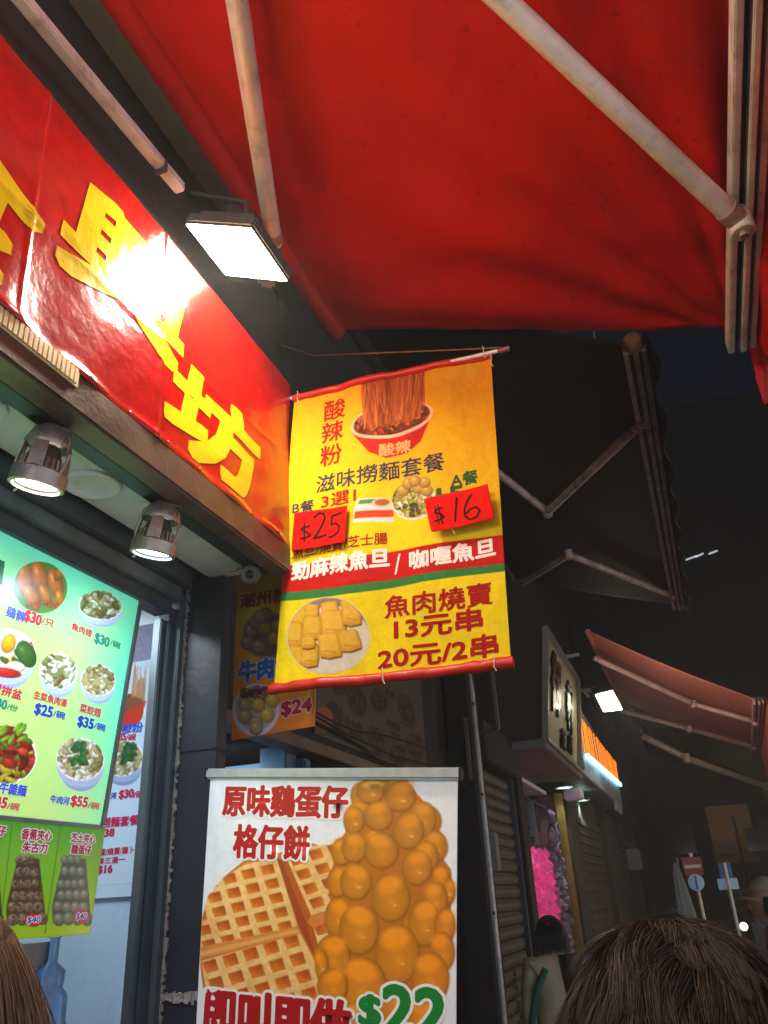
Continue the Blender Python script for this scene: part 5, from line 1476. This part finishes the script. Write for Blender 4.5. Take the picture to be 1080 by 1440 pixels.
# traffic signs, coloured plates given a faint glow of their own
def pt(x, y, yy=15.0): return on(x, y, 'y', yy)
M_sr = mat('sign_red', (130, 22, 28), .4, 0, .05, 9, emit=(120, 20, 28), es=.03); M_sw = mat('sign_white', (200, 200, 204), .4)
M_sb = mat('sign_blue', (40, 96, 168), .4, 0, .05, 9, emit=(40, 96, 168), es=.05); M_sb2 = mat('sign_pale_blue', (150, 190, 220), .4, emit=(120, 170, 210), es=.12)
ne = thing('no_entry_sign', tuple(pt(986, 1300) * (1, 1, 0)), 'red no entry sign with white bar above a round white sign on a pole', 'road sign')
c = pt(974, 1218); r_ = .145
MB().box(c[0] - .15, c[0] + .15, 14.97, 15.0, c[2] - .145, c[2] + .135).build('red_plate', M_sr, ne, bevel=.01)
MB().box(c[0] - .125, c[0] + .125, 14.955, 14.969, c[2] - .03, c[2] + .02).build('white_bar', M_sw, ne)
c2 = pt(979, 1241)
MB().ring((c2[0], 14.95, c2[2]), (0, -1, 0), [(.001, .01), (.11, .01), (.125, 0), (.001, 0)], 28).build('round_plate', M_sb2, ne, smooth=True)
MB().box(c2[0] - .015, c2[0] + .02, 14.93, 14.94, c2[2] - .1, c2[2] + .1).build('round_plate_mark', M_sb, ne)
MB().tube([(c2[0] + .02, 15.05, 0), (c2[0] + .0, 15.05, c[2] + .2)], .03, 10).build('pole', M_cream, ne)
bs = thing('blue_sign', tuple(pt(1030, 1300) * (1, 1, 0)), 'blue street sign with pale plate across a slanting white pole', 'road sign')
a = pt(1009, 1214); b_ = pt(1031, 1234)
MB().box(a[0], b_[0], 15.0, 15.03, b_[2], a[2]).build('blue_plate', M_sb, bs, bevel=.006)
a = pt(1008, 1236); b_ = pt(1040, 1250)
MB().box(a[0], b_[0], 14.98, 15.01, b_[2], a[2]).build('pale_plate', M_sb2, bs, bevel=.006)
MB().tube([pt(1018, 1213, 14.94), pt(1037, 1302, 14.94), pt(1037, 1302, 14.94) * (1, 1, 0)], .028, 10).build('pole', M_sw, bs, smooth=True)
# furled market umbrella cloth
fu = thing('furled_umbrella', tuple(pt(953, 1290, 12) * (1, 1, 0)), 'furled grey market umbrella standing in the dark street', 'umbrella')
rows = []
c0_ = pt(949, 1214, 12)
for t in np.linspace(0, 1, 14):
    rr__ = .02 + .10 * t ** .7
    rows.append([(c0_[0] + .05 * t + rr__ * (1 + .25 * math.sin(a * 6)) * math.cos(a), 12 + rr__ * math.sin(a) * (1 + .25 * math.sin(a * 6)), c0_[2] - t * 1.0) for a in np.linspace(0, 2 * math.pi, 33)])
gridmesh('canopy', np.array(rows), mat('grey_cloth', (96, 102, 108), .8, 0, .1, 9), fu, True)
MB().tube([(c0_[0] + .03, 12, c0_[2] + .06), (c0_[0] + .05, 12, 0)], .02, 8).build('pole', M_alud, fu)
MB().ring((c0_[0] + .05, 12, 0), (0, 0, 1), [(.001, .1), (.2, .1), (.25, .06), (.25, 0)], 20).build('base', M_concrete, fu)
# small parked van with a lit headlight
van = thing('parked_van', (1.7, 17.5, 0), 'dark parked van with one lit headlight behind the capped person', 'van')
M_van = mat('van_paint', (24, 26, 30), .25, .3, .05, 3, coat=.5)
vx0, vx1 = .66, 2.4
MB().hexa([(vx0, 17, .35), (vx1, 17, .35), (vx1, 21, .35), (vx0, 21, .35), (vx0, 17, 1.05), (vx1, 17, 1.05), (vx1, 21, 1.15), (vx0, 21, 1.15)]).build('body', M_van, van, bevel=.08)
MB().hexa([(vx0 + .06, 17.4, 1.05), (vx1 - .06, 17.4, 1.05), (vx1 - .06, 20.9, 1.1), (vx0 + .06, 20.9, 1.1), (vx0 + .16, 18.1, 1.8), (vx1 - .16, 18.1, 1.8), (vx1 - .16, 20.8, 1.8), (vx0 + .16, 20.8, 1.8)]).build('cabin', M_van, van, bevel=.06)
MB().hexa([(vx0 + .14, 17.36, 1.12), (vx1 - .14, 17.36, 1.12), (vx1 - .14, 17.42, 1.12), (vx0 + .14, 17.42, 1.12), (vx0 + .22, 17.98, 1.72), (vx1 - .22, 17.98, 1.72), (vx1 - .22, 18.03, 1.72), (vx0 + .22, 18.03, 1.72)]).build('windscreen', bpy.data.materials['dark_glass'], van)
hl = on(1046, 1303, 'y', 16.97)
MB().ring((hl[0], 16.98, hl[2]), (0, -1, 0), [(.001, .02), (.05, .018), (.07, 0)], 18).build('headlight', emit_mat('headlight_glow', (255, 250, 226), 2.2), van, smooth=True)
MB().ring((hl[0] + 1.2, 16.98, hl[2]), (0, -1, 0), [(.001, .02), (.06, .018), (.08, 0)], 18).build('headlight', M_alu, van, smooth=True)
for x in (vx0 + .02, vx1 - .02):
    for y in (17.8, 20.2):
        MB().ring((x, y, .33), (1, 0, 0), [(.001, .1), (.2, .1), (.22, .09), (.32, .1), (.34, .06), (.34, -.06), (.32, -.1), (.001, -.1)], 24).build('wheel', M_black, van, smooth=True)

# ropes over the banner
rp_ = MB()
pts = [on(x, y, 'y', yy) for x, y, yy in ((380, 480, 2.05), (440, 500, 2.03), (520, 497, 2.0), (620, 493, 2.0), (705, 489, 2.0))]
rp_.tube(pts, .0028, 6)
o = rp_.build('rope', mat('old_rope', (120, 84, 62), .9, 0, .3, 50), smooth=True); tag(o, 'thin brown rope strung just above the yellow banner', 'rope')
o = MB().tube([on(840, 460, 'y', 2.3), on(834, 462, 'y', 2.3), on(836, 475, 'y', 2.3)], .004, 6).build('hook', M_cream); tag(o, 'tiny metal hook hanging from the far edge of the red awning', 'hook')

# torn tail hanging from the front corner of the red awning
rows = []
prof_ = [(1046, 300, 1078, 290), (1046, 380, 1080, 380), (1048, 440, 1082, 440), (1052, 480, 1083, 470), (1058, 500, 1078, 490), (1066, 530, 1076, 520), (1071, 555, 1078, 545), (1073, 570, 1076, 566)]
for i, (xa, ya, xb, yb) in enumerate(prof_):
    yy = 1.75 + .5 * min(1, i / 3) + .012 * i
    a = on(xa, ya, 'x', FX + .045); b_ = on(xb, yb, 'x', FX + .075)
    rows.append([a * (1 - t) + b_ * t + np.array((.008 * math.sin(t * 9 + i), 0, 0)) for t in np.linspace(0, 1, 12)])
gridmesh('torn_flap', np.array(rows), M_awn_red, aw1, True, thick=(.0015, 0, 0))

# ------------------------------------------------------------------ people
def skin_body(name, joints, edges, m, parent, sub=2):
    me = bpy.data.meshes.new(name); me.from_pydata([tuple(map(float, j[:3])) for j in joints], edges, [])
    o = bpy.data.objects.new(name, me); COL.objects.link(o)
    md = o.modifiers.new('s', 'SKIN'); sb = o.modifiers.new('u', 'SUBSURF'); sb.levels = sub; sb.render_levels = sub
    for v, j in zip(me.skin_vertices[0].data, joints):
        v.radius = (j[3], j[4] if len(j) > 4 else j[3])
    me.skin_vertices[0].data[0].use_root = True
    dg = bpy.context.evaluated_depsgraph_get()
    m2 = bpy.data.meshes.new_from_object(o.evaluated_get(dg)); bpy.data.objects.remove(o)
    return link(name, m2, m, parent, True)
def add_mesh_into(o, V, F_):
    pass
def head_points(c, s, yaw, nu=48, nv=36, tilt=0):
    """a head: skull, brow, nose, lips, chin; facing -Y before yaw; s = half head height"""
    U, V = np.meshgrid(np.linspace(0, 2 * math.pi, nu), np.linspace(0, math.pi, nv))
    dx, dy, dz = np.sin(V) * np.sin(U), -np.sin(V) * np.cos(U), np.cos(V)
    rx, ry, rz = .68, .84, 1.0
    P = np.stack([dx * rx, dy * ry, dz * rz], -1)
    front = np.clip(-dy, 0, 1)
    low = np.clip(-dz, 0, 1)
    P[..., 0] *= 1 - .28 * low ** 1.5
    P[..., 1] *= np.where(dy > 0, 1 - .35 * low, 1)
    P[..., 1] -= .05 * low
    nose = np.exp(-((dx) / .12) ** 2) * np.exp(-((dz + .12) / .2) ** 2) * front
    P[..., 1] -= .17 * nose
    brow = np.exp(-((dz - .18) / .10) ** 2) * front * np.exp(-(dx / .5) ** 2)
    P[..., 1] -= .04 * brow
    eye = np.exp(-((np.abs(dx) - .3) / .13) ** 2) * np.exp(-((dz - .03) / .10) ** 2) * front
    P[..., 1] += .07 * eye
    mouth = np.exp(-((dz + .47) / .06) ** 2) * np.exp(-(dx / .25) ** 2) * front
    P[..., 1] -= .05 * mouth
    chin = np.exp(-((dz + .85) / .14) ** 2) * np.exp(-(dx / .3) ** 2) * front
    P[..., 1] -= .08 * chin
    P = P * s
    cy, sy = math.cos(yaw), math.sin(yaw)
    R = np.array([[cy, -sy, 0], [sy, cy, 0], [0, 0, 1]])
    return P @ R.T + np.array(c), R
def person(name_label, c, s, yaw, skin_m, shirt_m, trouser_m, cat='person', shoulders=.19, lean=(0, 0), ground=.12):
    """standing figure; c = head centre, s = half head height (metres)"""
    t = thing('person', (c[0], c[1], ground), name_label, cat)
    H = c[2] + s - ground; k = H / 1.68
    P, R = head_points(c, s, yaw)
    gridmesh('head', P, skin_m, t, True)
    X = R @ np.array((1, 0, 0)); B = R @ np.array((0, 1, 0))
    def p(x, y, z): q = np.array(c) + X * x * k + B * y * k; return (q[0], q[1], ground + z * k)
    zs_ = (c[2] - s - ground) / k
    J = [(*p(0, .02, .92), .15, .105), (*p(0, .03, 1.08), .135, .095), (*p(0, .03, 1.26), .155, .105), (*p(0, .03, 1.36), .15, .09), (*p(0, .03, zs_ - .0), .055, .055), (*p(0, .01, zs_ + .08), .052),
         (*p(-shoulders, .03, 1.36), .06), (*p(-shoulders - .05, .05, 1.10), .046), (*p(-shoulders - .03, -.02, .86), .036), (*p(-shoulders - .02, -.05, .76), .03),
         (*p(shoulders, .03, 1.36), .06), (*p(shoulders + .05, .05, 1.10), .046), (*p(shoulders + .03, -.02, .86), .036), (*p(shoulders + .02, -.05, .76), .03),
         (*p(-.09, .02, .84), .09), (*p(-.10, .01, .48), .06), (*p(-.10, .04, .08), .042), (*p(-.10, -.1, .03), .035),
         (*p(.09, .02, .84), .09), (*p(.10, .01, .48), .06), (*p(.10, .04, .08), .042), (*p(.10, -.1, .03), .035)]
    E_ = [(0, 1), (1, 2), (2, 3), (3, 4), (4, 5), (3, 6), (6, 7), (7, 8), (8, 9), (3, 10), (10, 11), (11, 12), (12, 13), (0, 14), (14, 15), (15, 16), (16, 17), (0, 18), (18, 19), (19, 20), (20, 21)]
    skin_body('body', J, E_, shirt_m, t)
    return t, X, B, k
def hair(t, name, roots, dirs, length, m, seed, r0=.0011, segs=6, droop=.6, curl=.02, kind='stuff', out=0.0, spread=.25, clumps=0, tight=.8):
    """strands as tapering three-sided tubes"""
    r = np.random.RandomState(seed); n = len(roots)
    roots = np.array(roots, float); dirs = np.array(dirs, float)
    d = dirs + r.normal(0, spread, dirs.shape); d /= np.linalg.norm(d, axis=1)[:, None]
    ln = length * r.uniform(.6, 1.15, n) if np.isscalar(length) else np.array(length) * r.uniform(.8, 1.1, n)
    pts = [roots]; ph = r.uniform(0, 6.28, n)
    p = roots.copy(); dd = d.copy()
    for k in range(segs):
        dd = dd + np.array([0, 0, -1]) * droop / segs; dd /= np.linalg.norm(dd, axis=1)[:, None]
        w = np.stack([np.sin(ph + k * 1.3), np.cos(ph * 1.7 + k), np.sin(ph * 2 + k * .7)], 1) * curl
        q = dd + w; q /= np.linalg.norm(q, axis=1)[:, None]
        p = p + q * (ln / segs)[:, None]; pts.append(p.copy())
    pts = np.array(pts)  # segs+1, n, 3
    tonec = None
    if clumps:
        gi = r.choice(n, clumps, replace=False); near_ = np.zeros(n, int)
        for a0 in range(0, n, 2000):
            dd_ = ((roots[a0:a0 + 2000, None] - roots[gi][None]) ** 2).sum(-1); near_[a0:a0 + 2000] = gi[dd_.argmin(1)]
        for k in range(segs + 1):
            w = tight * (k / segs) ** .8
            tgt = pts[k][near_] + (roots - roots[near_]) * .25
            pts[k] = pts[k] * (1 - w) + tgt * w
        tonec = r.uniform(.6, 1.5, n)[near_]
    V = []; 
    rr_ = r.uniform(.7, 1.4, n) * r0
    for k in range(segs + 1):
        tt = k / segs; rad_ = rr_ * (1 - .85 * tt)
        tan = pts[min(k + 1, segs)] - pts[max(k - 1, 0)]; tan /= np.linalg.norm(tan, axis=1)[:, None] + 1e-9
        a = np.cross(tan, [0.3, .2, 1.0]); a /= np.linalg.norm(a, axis=1)[:, None] + 1e-9; b = np.cross(tan, a)
        for j in range(3):
            t_ = 2 * math.pi * j / 3
            V.append(pts[k] + (a * math.cos(t_) + b * math.sin(t_)) * rad_[:, None])
    V = np.array(V).reshape(segs + 1, 3, n, 3)
    idx = np.arange((segs + 1) * 3 * n).reshape(segs + 1, 3, n)
    Q = []
    for k in range(segs):
        for j in range(3):
            j2 = (j + 1) % 3
            Q.append(np.stack([idx[k, j], idx[k, j2], idx[k + 1, j2], idx[k + 1, j]], -1))
    Q = np.concatenate(Q)
    V = V.reshape(-1, 3)
    me = bpy.data.meshes.new(name)
    me.vertices.add(len(V)); me.vertices.foreach_set('co', V.astype(np.float32).ravel())
    me.loops.add(Q.size); me.loops.foreach_set('vertex_index', Q.astype(np.int32).ravel())
    me.polygons.add(len(Q)); me.polygons.foreach_set('loop_start', np.arange(0, Q.size, 4, dtype=np.int32))
    me.update(calc_edges=True)
    tone = np.tile((r.uniform(.5, 1.5, n) * (1 if tonec is None else tonec))[None], ((segs + 1) * 3, 1)).reshape(-1)
    A = me.attributes.new('tone', 'FLOAT', 'POINT'); A.data.foreach_set('value', tone.astype(np.float32))
    return link(name, me, m, t, True, kind=kind)
def hair_mat(name, col, rough=.38):
    m, tt, b = nt(name); N, Lk = tt.nodes, tt.links
    a = N.new('ShaderNodeAttribute'); a.attribute_name = 'tone'
    v = N.new('ShaderNodeVectorMath'); v.operation = 'SCALE'; v.inputs[0].default_value = list(srgb(col))
    Lk.new(a.outputs['Fac'], v.inputs['Scale']); Lk.new(v.outputs[0], b.inputs['Base Color'])
    b.inputs['Roughness'].default_value = rough; b.inputs['Specular IOR Level'].default_value = .5
    return m
def dome(c, s, R, n, seed, lo=-.2, hi=1.0, scale=(.74, .9, 1.02), back_only=False):
    """root points over a skull with growth directions"""
    r = np.random.RandomState(seed); roots = []; dirs = []
    while len(roots) < n:
        z = r.uniform(lo, hi); a = r.uniform(0, 6.283); q = math.sqrt(max(0, 1 - z * z))
        d = np.array([q * math.cos(a), q * math.sin(a), z])
        if back_only and d[1] < -.35 and z < .55: continue
        p = d * scale * s; roots.append(np.array(c) + R @ p); 
        g = R @ (d * .55 + np.array([0, .0, 0])) ; dirs.append(g)
    return roots, dirs
M_skin = mat('skin', (190, 140, 112), .5, 0, .05, 30)
M_shirtd = mat('dark_shirt', (30, 26, 28), .8, 0, .1, 20, .2, 60)

# big brown head in front, bottom right (seen from behind)
hm = hair_mat('brown_hair', (58, 44, 36), .5)
M_scalp = mat('scalp_dark', (34, 22, 16), .8)
hc = on(965, 1498, 'y', .80); hs = .102
t, Xv, Bv, kk = person('person seen from behind with tousled short brown hair, largest head at the bottom right', tuple(hc), hs, rad(176), M_scalp, M_shirtd, M_shirtd)
_, Rm = head_points(hc, hs, rad(176))
roots, dirs = dome(hc, hs, Rm, 22000, 5, lo=-.5, scale=(.80, .92, 1.0))
dirs = np.array(dirs)
# growth swirls from the crown
rts = np.array(roots) - hc
sw = np.cross(rts / np.linalg.norm(rts, axis=1)[:, None], [0, 0.2, 1.0])
cl = np.stack([np.sin(rts[:, 0] * 90 + rts[:, 1] * 60), np.sin(rts[:, 1] * 80 - rts[:, 2] * 70), np.sin(rts[:, 2] * 85 + rts[:, 0] * 50)], 1)
nr = rts / np.linalg.norm(rts, axis=1)[:, None]
flow = np.cross(sw, nr) * -1.0 + sw * .35 + cl * .45 + np.array([.05, -.1, 0])
flow -= nr * (flow * nr).sum(1)[:, None]
flow /= np.linalg.norm(flow, axis=1)[:, None]
dirs = nr * .30 + flow
hair(t, 'hair', roots, dirs, .060, hm, 6, r0=.0006, segs=8, droop=.9, curl=.10, spread=.07, clumps=420, tight=.75)

# woman with long fair hair at the bottom left
hm2 = hair_mat('fair_hair', (116, 92, 70), .4)
hc2 = on(-66, 1408, 'y', .85); hs2 = .100
t, Xv, Bv, kk = person('person with long straight light brown hair, cut off at the left edge', tuple(hc2), hs2, rad(205), M_scalp, mat('beige_top', (150, 130, 110), .8, 0, .1, 20), M_shirtd)
_, Rm2 = head_points(hc2, hs2, rad(205))
r = np.random.RandomState(8); roots = []; dirs = []; ln = []
for i in range(12000):
    a = r.uniform(0, 6.283); z = 1 - abs(r.normal(0, .38)); z = max(-.3, min(.995, z)); q = math.sqrt(1 - z * z)
    d = np.array([q * math.cos(a), q * math.sin(a), z])
    if d[1] < -.5 and z < .5: continue
    roots.append(hc2 + Rm2 @ (d * (.76, .9, 1.0) * hs2)); o_ = Rm2 @ np.array([d[0], d[1], 0]); o_ /= np.linalg.norm(o_) + 1e-6
    dirs.append(o_ * (.5 * z + .02) + np.array([0, 0, -.35 - (1 - z)])); ln.append(.42)
hair(t, 'hair', roots, dirs, ln, hm2, 9, r0=.0006, segs=9, droop=2.6, curl=.05, spread=.04, clumps=200, tight=.6)

# pedestrian with black hair in front of the rose window
hm3 = hair_mat('black_hair', (16, 13, 12), .3)
hc3 = np.array(on(774, 1315, 'y', 5.5)); hs3 = .108
M_white_top = mat('cream_top', (186, 172, 138), .8, 0, .1, 14, .2, 40)
t, Xv, Bv, kk = person('person with black hair and cream top with a green strap, facing the pink flower window', tuple(hc3), hs3, rad(205), M_skin, M_white_top, M_shirtd, shoulders=.19)
_, Rm3 = head_points(hc3, hs3, rad(235))
Pc, _ = head_points(hc3, hs3 * 1.09, rad(235), 40, 30)
roots, dirs = dome(hc3, hs3, Rm3, 3800, 15, lo=-.45, scale=(.74, .88, 1.03), back_only=True)
dd = np.array(roots) - hc3; dd[:, 2] = 0
hair(t, 'hair', roots, dd / .1 * .5 + np.array([0, 0, -.6]), .06, hm3, 16, r0=.003, droop=1.6, curl=.04, spread=.06)
a_ = hc3 + Xv * -.12 * kk + Bv * -.05 + np.array((0, 0, -.20)); 
sp_ = [hc3 + np.array((-.03, -.13, -.17)), hc3 + np.array((-.09, -.17, -.27)), hc3 + np.array((-.14, -.15, -.42)), hc3 + np.array((-.15, -.13, -.62))]
MB().tube(sp_, .02, 8).build('green_strap', mat('green_strap', (20, 96, 74), .6), t, smooth=True)
bg_ = MB(); 
rows = []
for tt_ in np.linspace(0, 1, 14):
    w = .035 + .05 * math.sin(math.pi * min(1, tt_ * .8 + .15))
    cc = hc3 + np.array((.10 + .05 * tt_, -.06, -.10 - .34 * tt_))
    rows.append([cc + np.array((w * math.cos(a), w * .7 * math.sin(a), 0)) for a in np.linspace(0, 2 * math.pi, 21)])
gridmesh('ponytail', np.array(rows), mat('auburn_hair', (60, 34, 24), .5, 0, .3, 60, .3, 90, stretch=(1, 1, .1)), t, True)

# passer-by with a beige cap, in profile at the right edge
hc4 = np.array(on(1080, 1270, 'y', 6.0)); hs4 = .122
t, Xv, Bv, kk = person('person in profile wearing a beige cap at the right edge', tuple(hc4), hs4, rad(-86), M_skin, mat('brown_tank', (110, 84, 66), .8, 0, .1, 20), M_shirtd)
Pc, R4 = head_points(hc4 + np.array((0, 0, .02)), hs4 * 1.08, rad(-86), 48, 36)
M_cap = mat('beige_cap', (170, 148, 116), .8, 0, .08, 20, .3, 70)
sel = Pc[:14]
gridmesh('cap_crown', sel, M_cap, t, True, thick=(0, 0, .004))
fwd = R4 @ np.array((0, -1, 0)); sid = R4 @ np.array((1, 0, 0))
rows = []
for i, u_ in enumerate(np.linspace(-1, 1, 17)):
    row = []
    for v_ in np.linspace(0, 1, 8):
        q = hc4 + np.array((0, 0, hs4 * .42)) + sid * u_ * .078 + fwd * (.085 * math.sqrt(max(0, 1 - (u_ * .95) ** 2)) + .075 * v_ * math.sqrt(max(0.05, 1 - u_ * u_))) + np.array((0, 0, -.012 * v_ - .02 * u_ * u_))
        row.append(q)
    rows.append(row)
gridmesh('cap_brim', np.array(rows), M_cap, t, True, thick=(0, 0, -.006))
roots, dirs = dome(hc4, hs4, R4, 1200, 25, lo=-.4, hi=.35, scale=(.72, .88, 1.0), back_only=True)
hair(t, 'hair', roots, np.array(dirs) * .5 + np.array([0, 0, -.6]), .05, hm3, 26, r0=.002, droop=1.0, spread=.08)
for s_ in (-1, 1):
    MB().ring(hc4 + sid * s_ * hs4 * .68 + np.array((0, 0, -.01)), sid * s_, [(.001, .004), (.012, .006), (.02, .012), (.022, .004), (.016, -.004)], 16).build('ear', M_skin, t, smooth=True)

# ------------------------------------------------------------------ fill light added around the camera, from unseen panels and lamps
opp = thing('opposite_shops', (4.5, 2, 0), 'unseen shops opposite, with glowing panels added as fill light', 'building')
MB().box(4.6, 9, -9, 9, 0, 12).build('facade', M_concrete, opp)
for i in range(4):
    MB().box(4.54, 4.58, -8 + i * 3.4, -5.2 + i * 3.4, .5, 2.6).build('lit_window_or_fill', emit_mat('opposite_fill_glow', (226, 234, 255), 2.4) if i == 0 else bpy.data.materials['opposite_fill_glow'], opp)  # panels added to throw fill light across the street
bhd = thing('street_behind', (0, -8, 0), 'unseen block behind the camera, with a glowing panel added as fill light', 'building')
MB().box(-6, 9, -10, -9, 0, 9).build('facade', M_concrete, bhd)
MB().box(-1, 3.5, -8.98, -8.94, .6, 3.4).build('lit_window_or_fill', emit_mat('rear_fill_glow', (230, 234, 255), 4.4), bhd)  # added panel: even fill from behind the camera
MB().box(4.54, 4.58, 8.4, 15, .5, 2.8).build('lit_window_or_fill', emit_mat('warm_fill_glow', (255, 226, 190), 2.5), opp)  # added warm panel that brightens the far awning
MB().box(4.6, 9, 9, 40, 0, 5).build('facade', M_concrete, opp)
lamp('awning_fill_lamp', 'AREA', (-.85, -.45, 3.05), 32, (1, .9, .74), .25, aim=(1.2, .9, 3.1))  # unseen lamp added to brighten the red awning
lamp('inner_fill_lamp', 'AREA', (-1.85, 1.2, 2.58), 55, (.84, .93, 1), .6, aim=(-2.0, 1.1, 1.2))  # unseen lamp added to brighten the inner side panel

# ------------------------------------------------------------------ night haze: thin volume added to spread a glow around the lamps
hm_ = bpy.data.materials.new('night_haze'); hm_.use_nodes = True
ht = hm_.node_tree; ht.nodes.clear()
ho = ht.nodes.new('ShaderNodeOutputMaterial'); hv = ht.nodes.new('ShaderNodeVolumePrincipled')
hv.inputs['Color'].default_value = (.9, .9, .86, 1); hv.inputs['Density'].default_value = .009; hv.inputs['Anisotropy'].default_value = .35
hv.inputs['Density Attribute'].default_value = ''
ht.links.new(hv.outputs[0], ho.inputs['Volume'])
hz = MB().box(-70, 70, -70, 210, -1.2, 53).build('haze', hm_); tag(hz, kind='stuff')
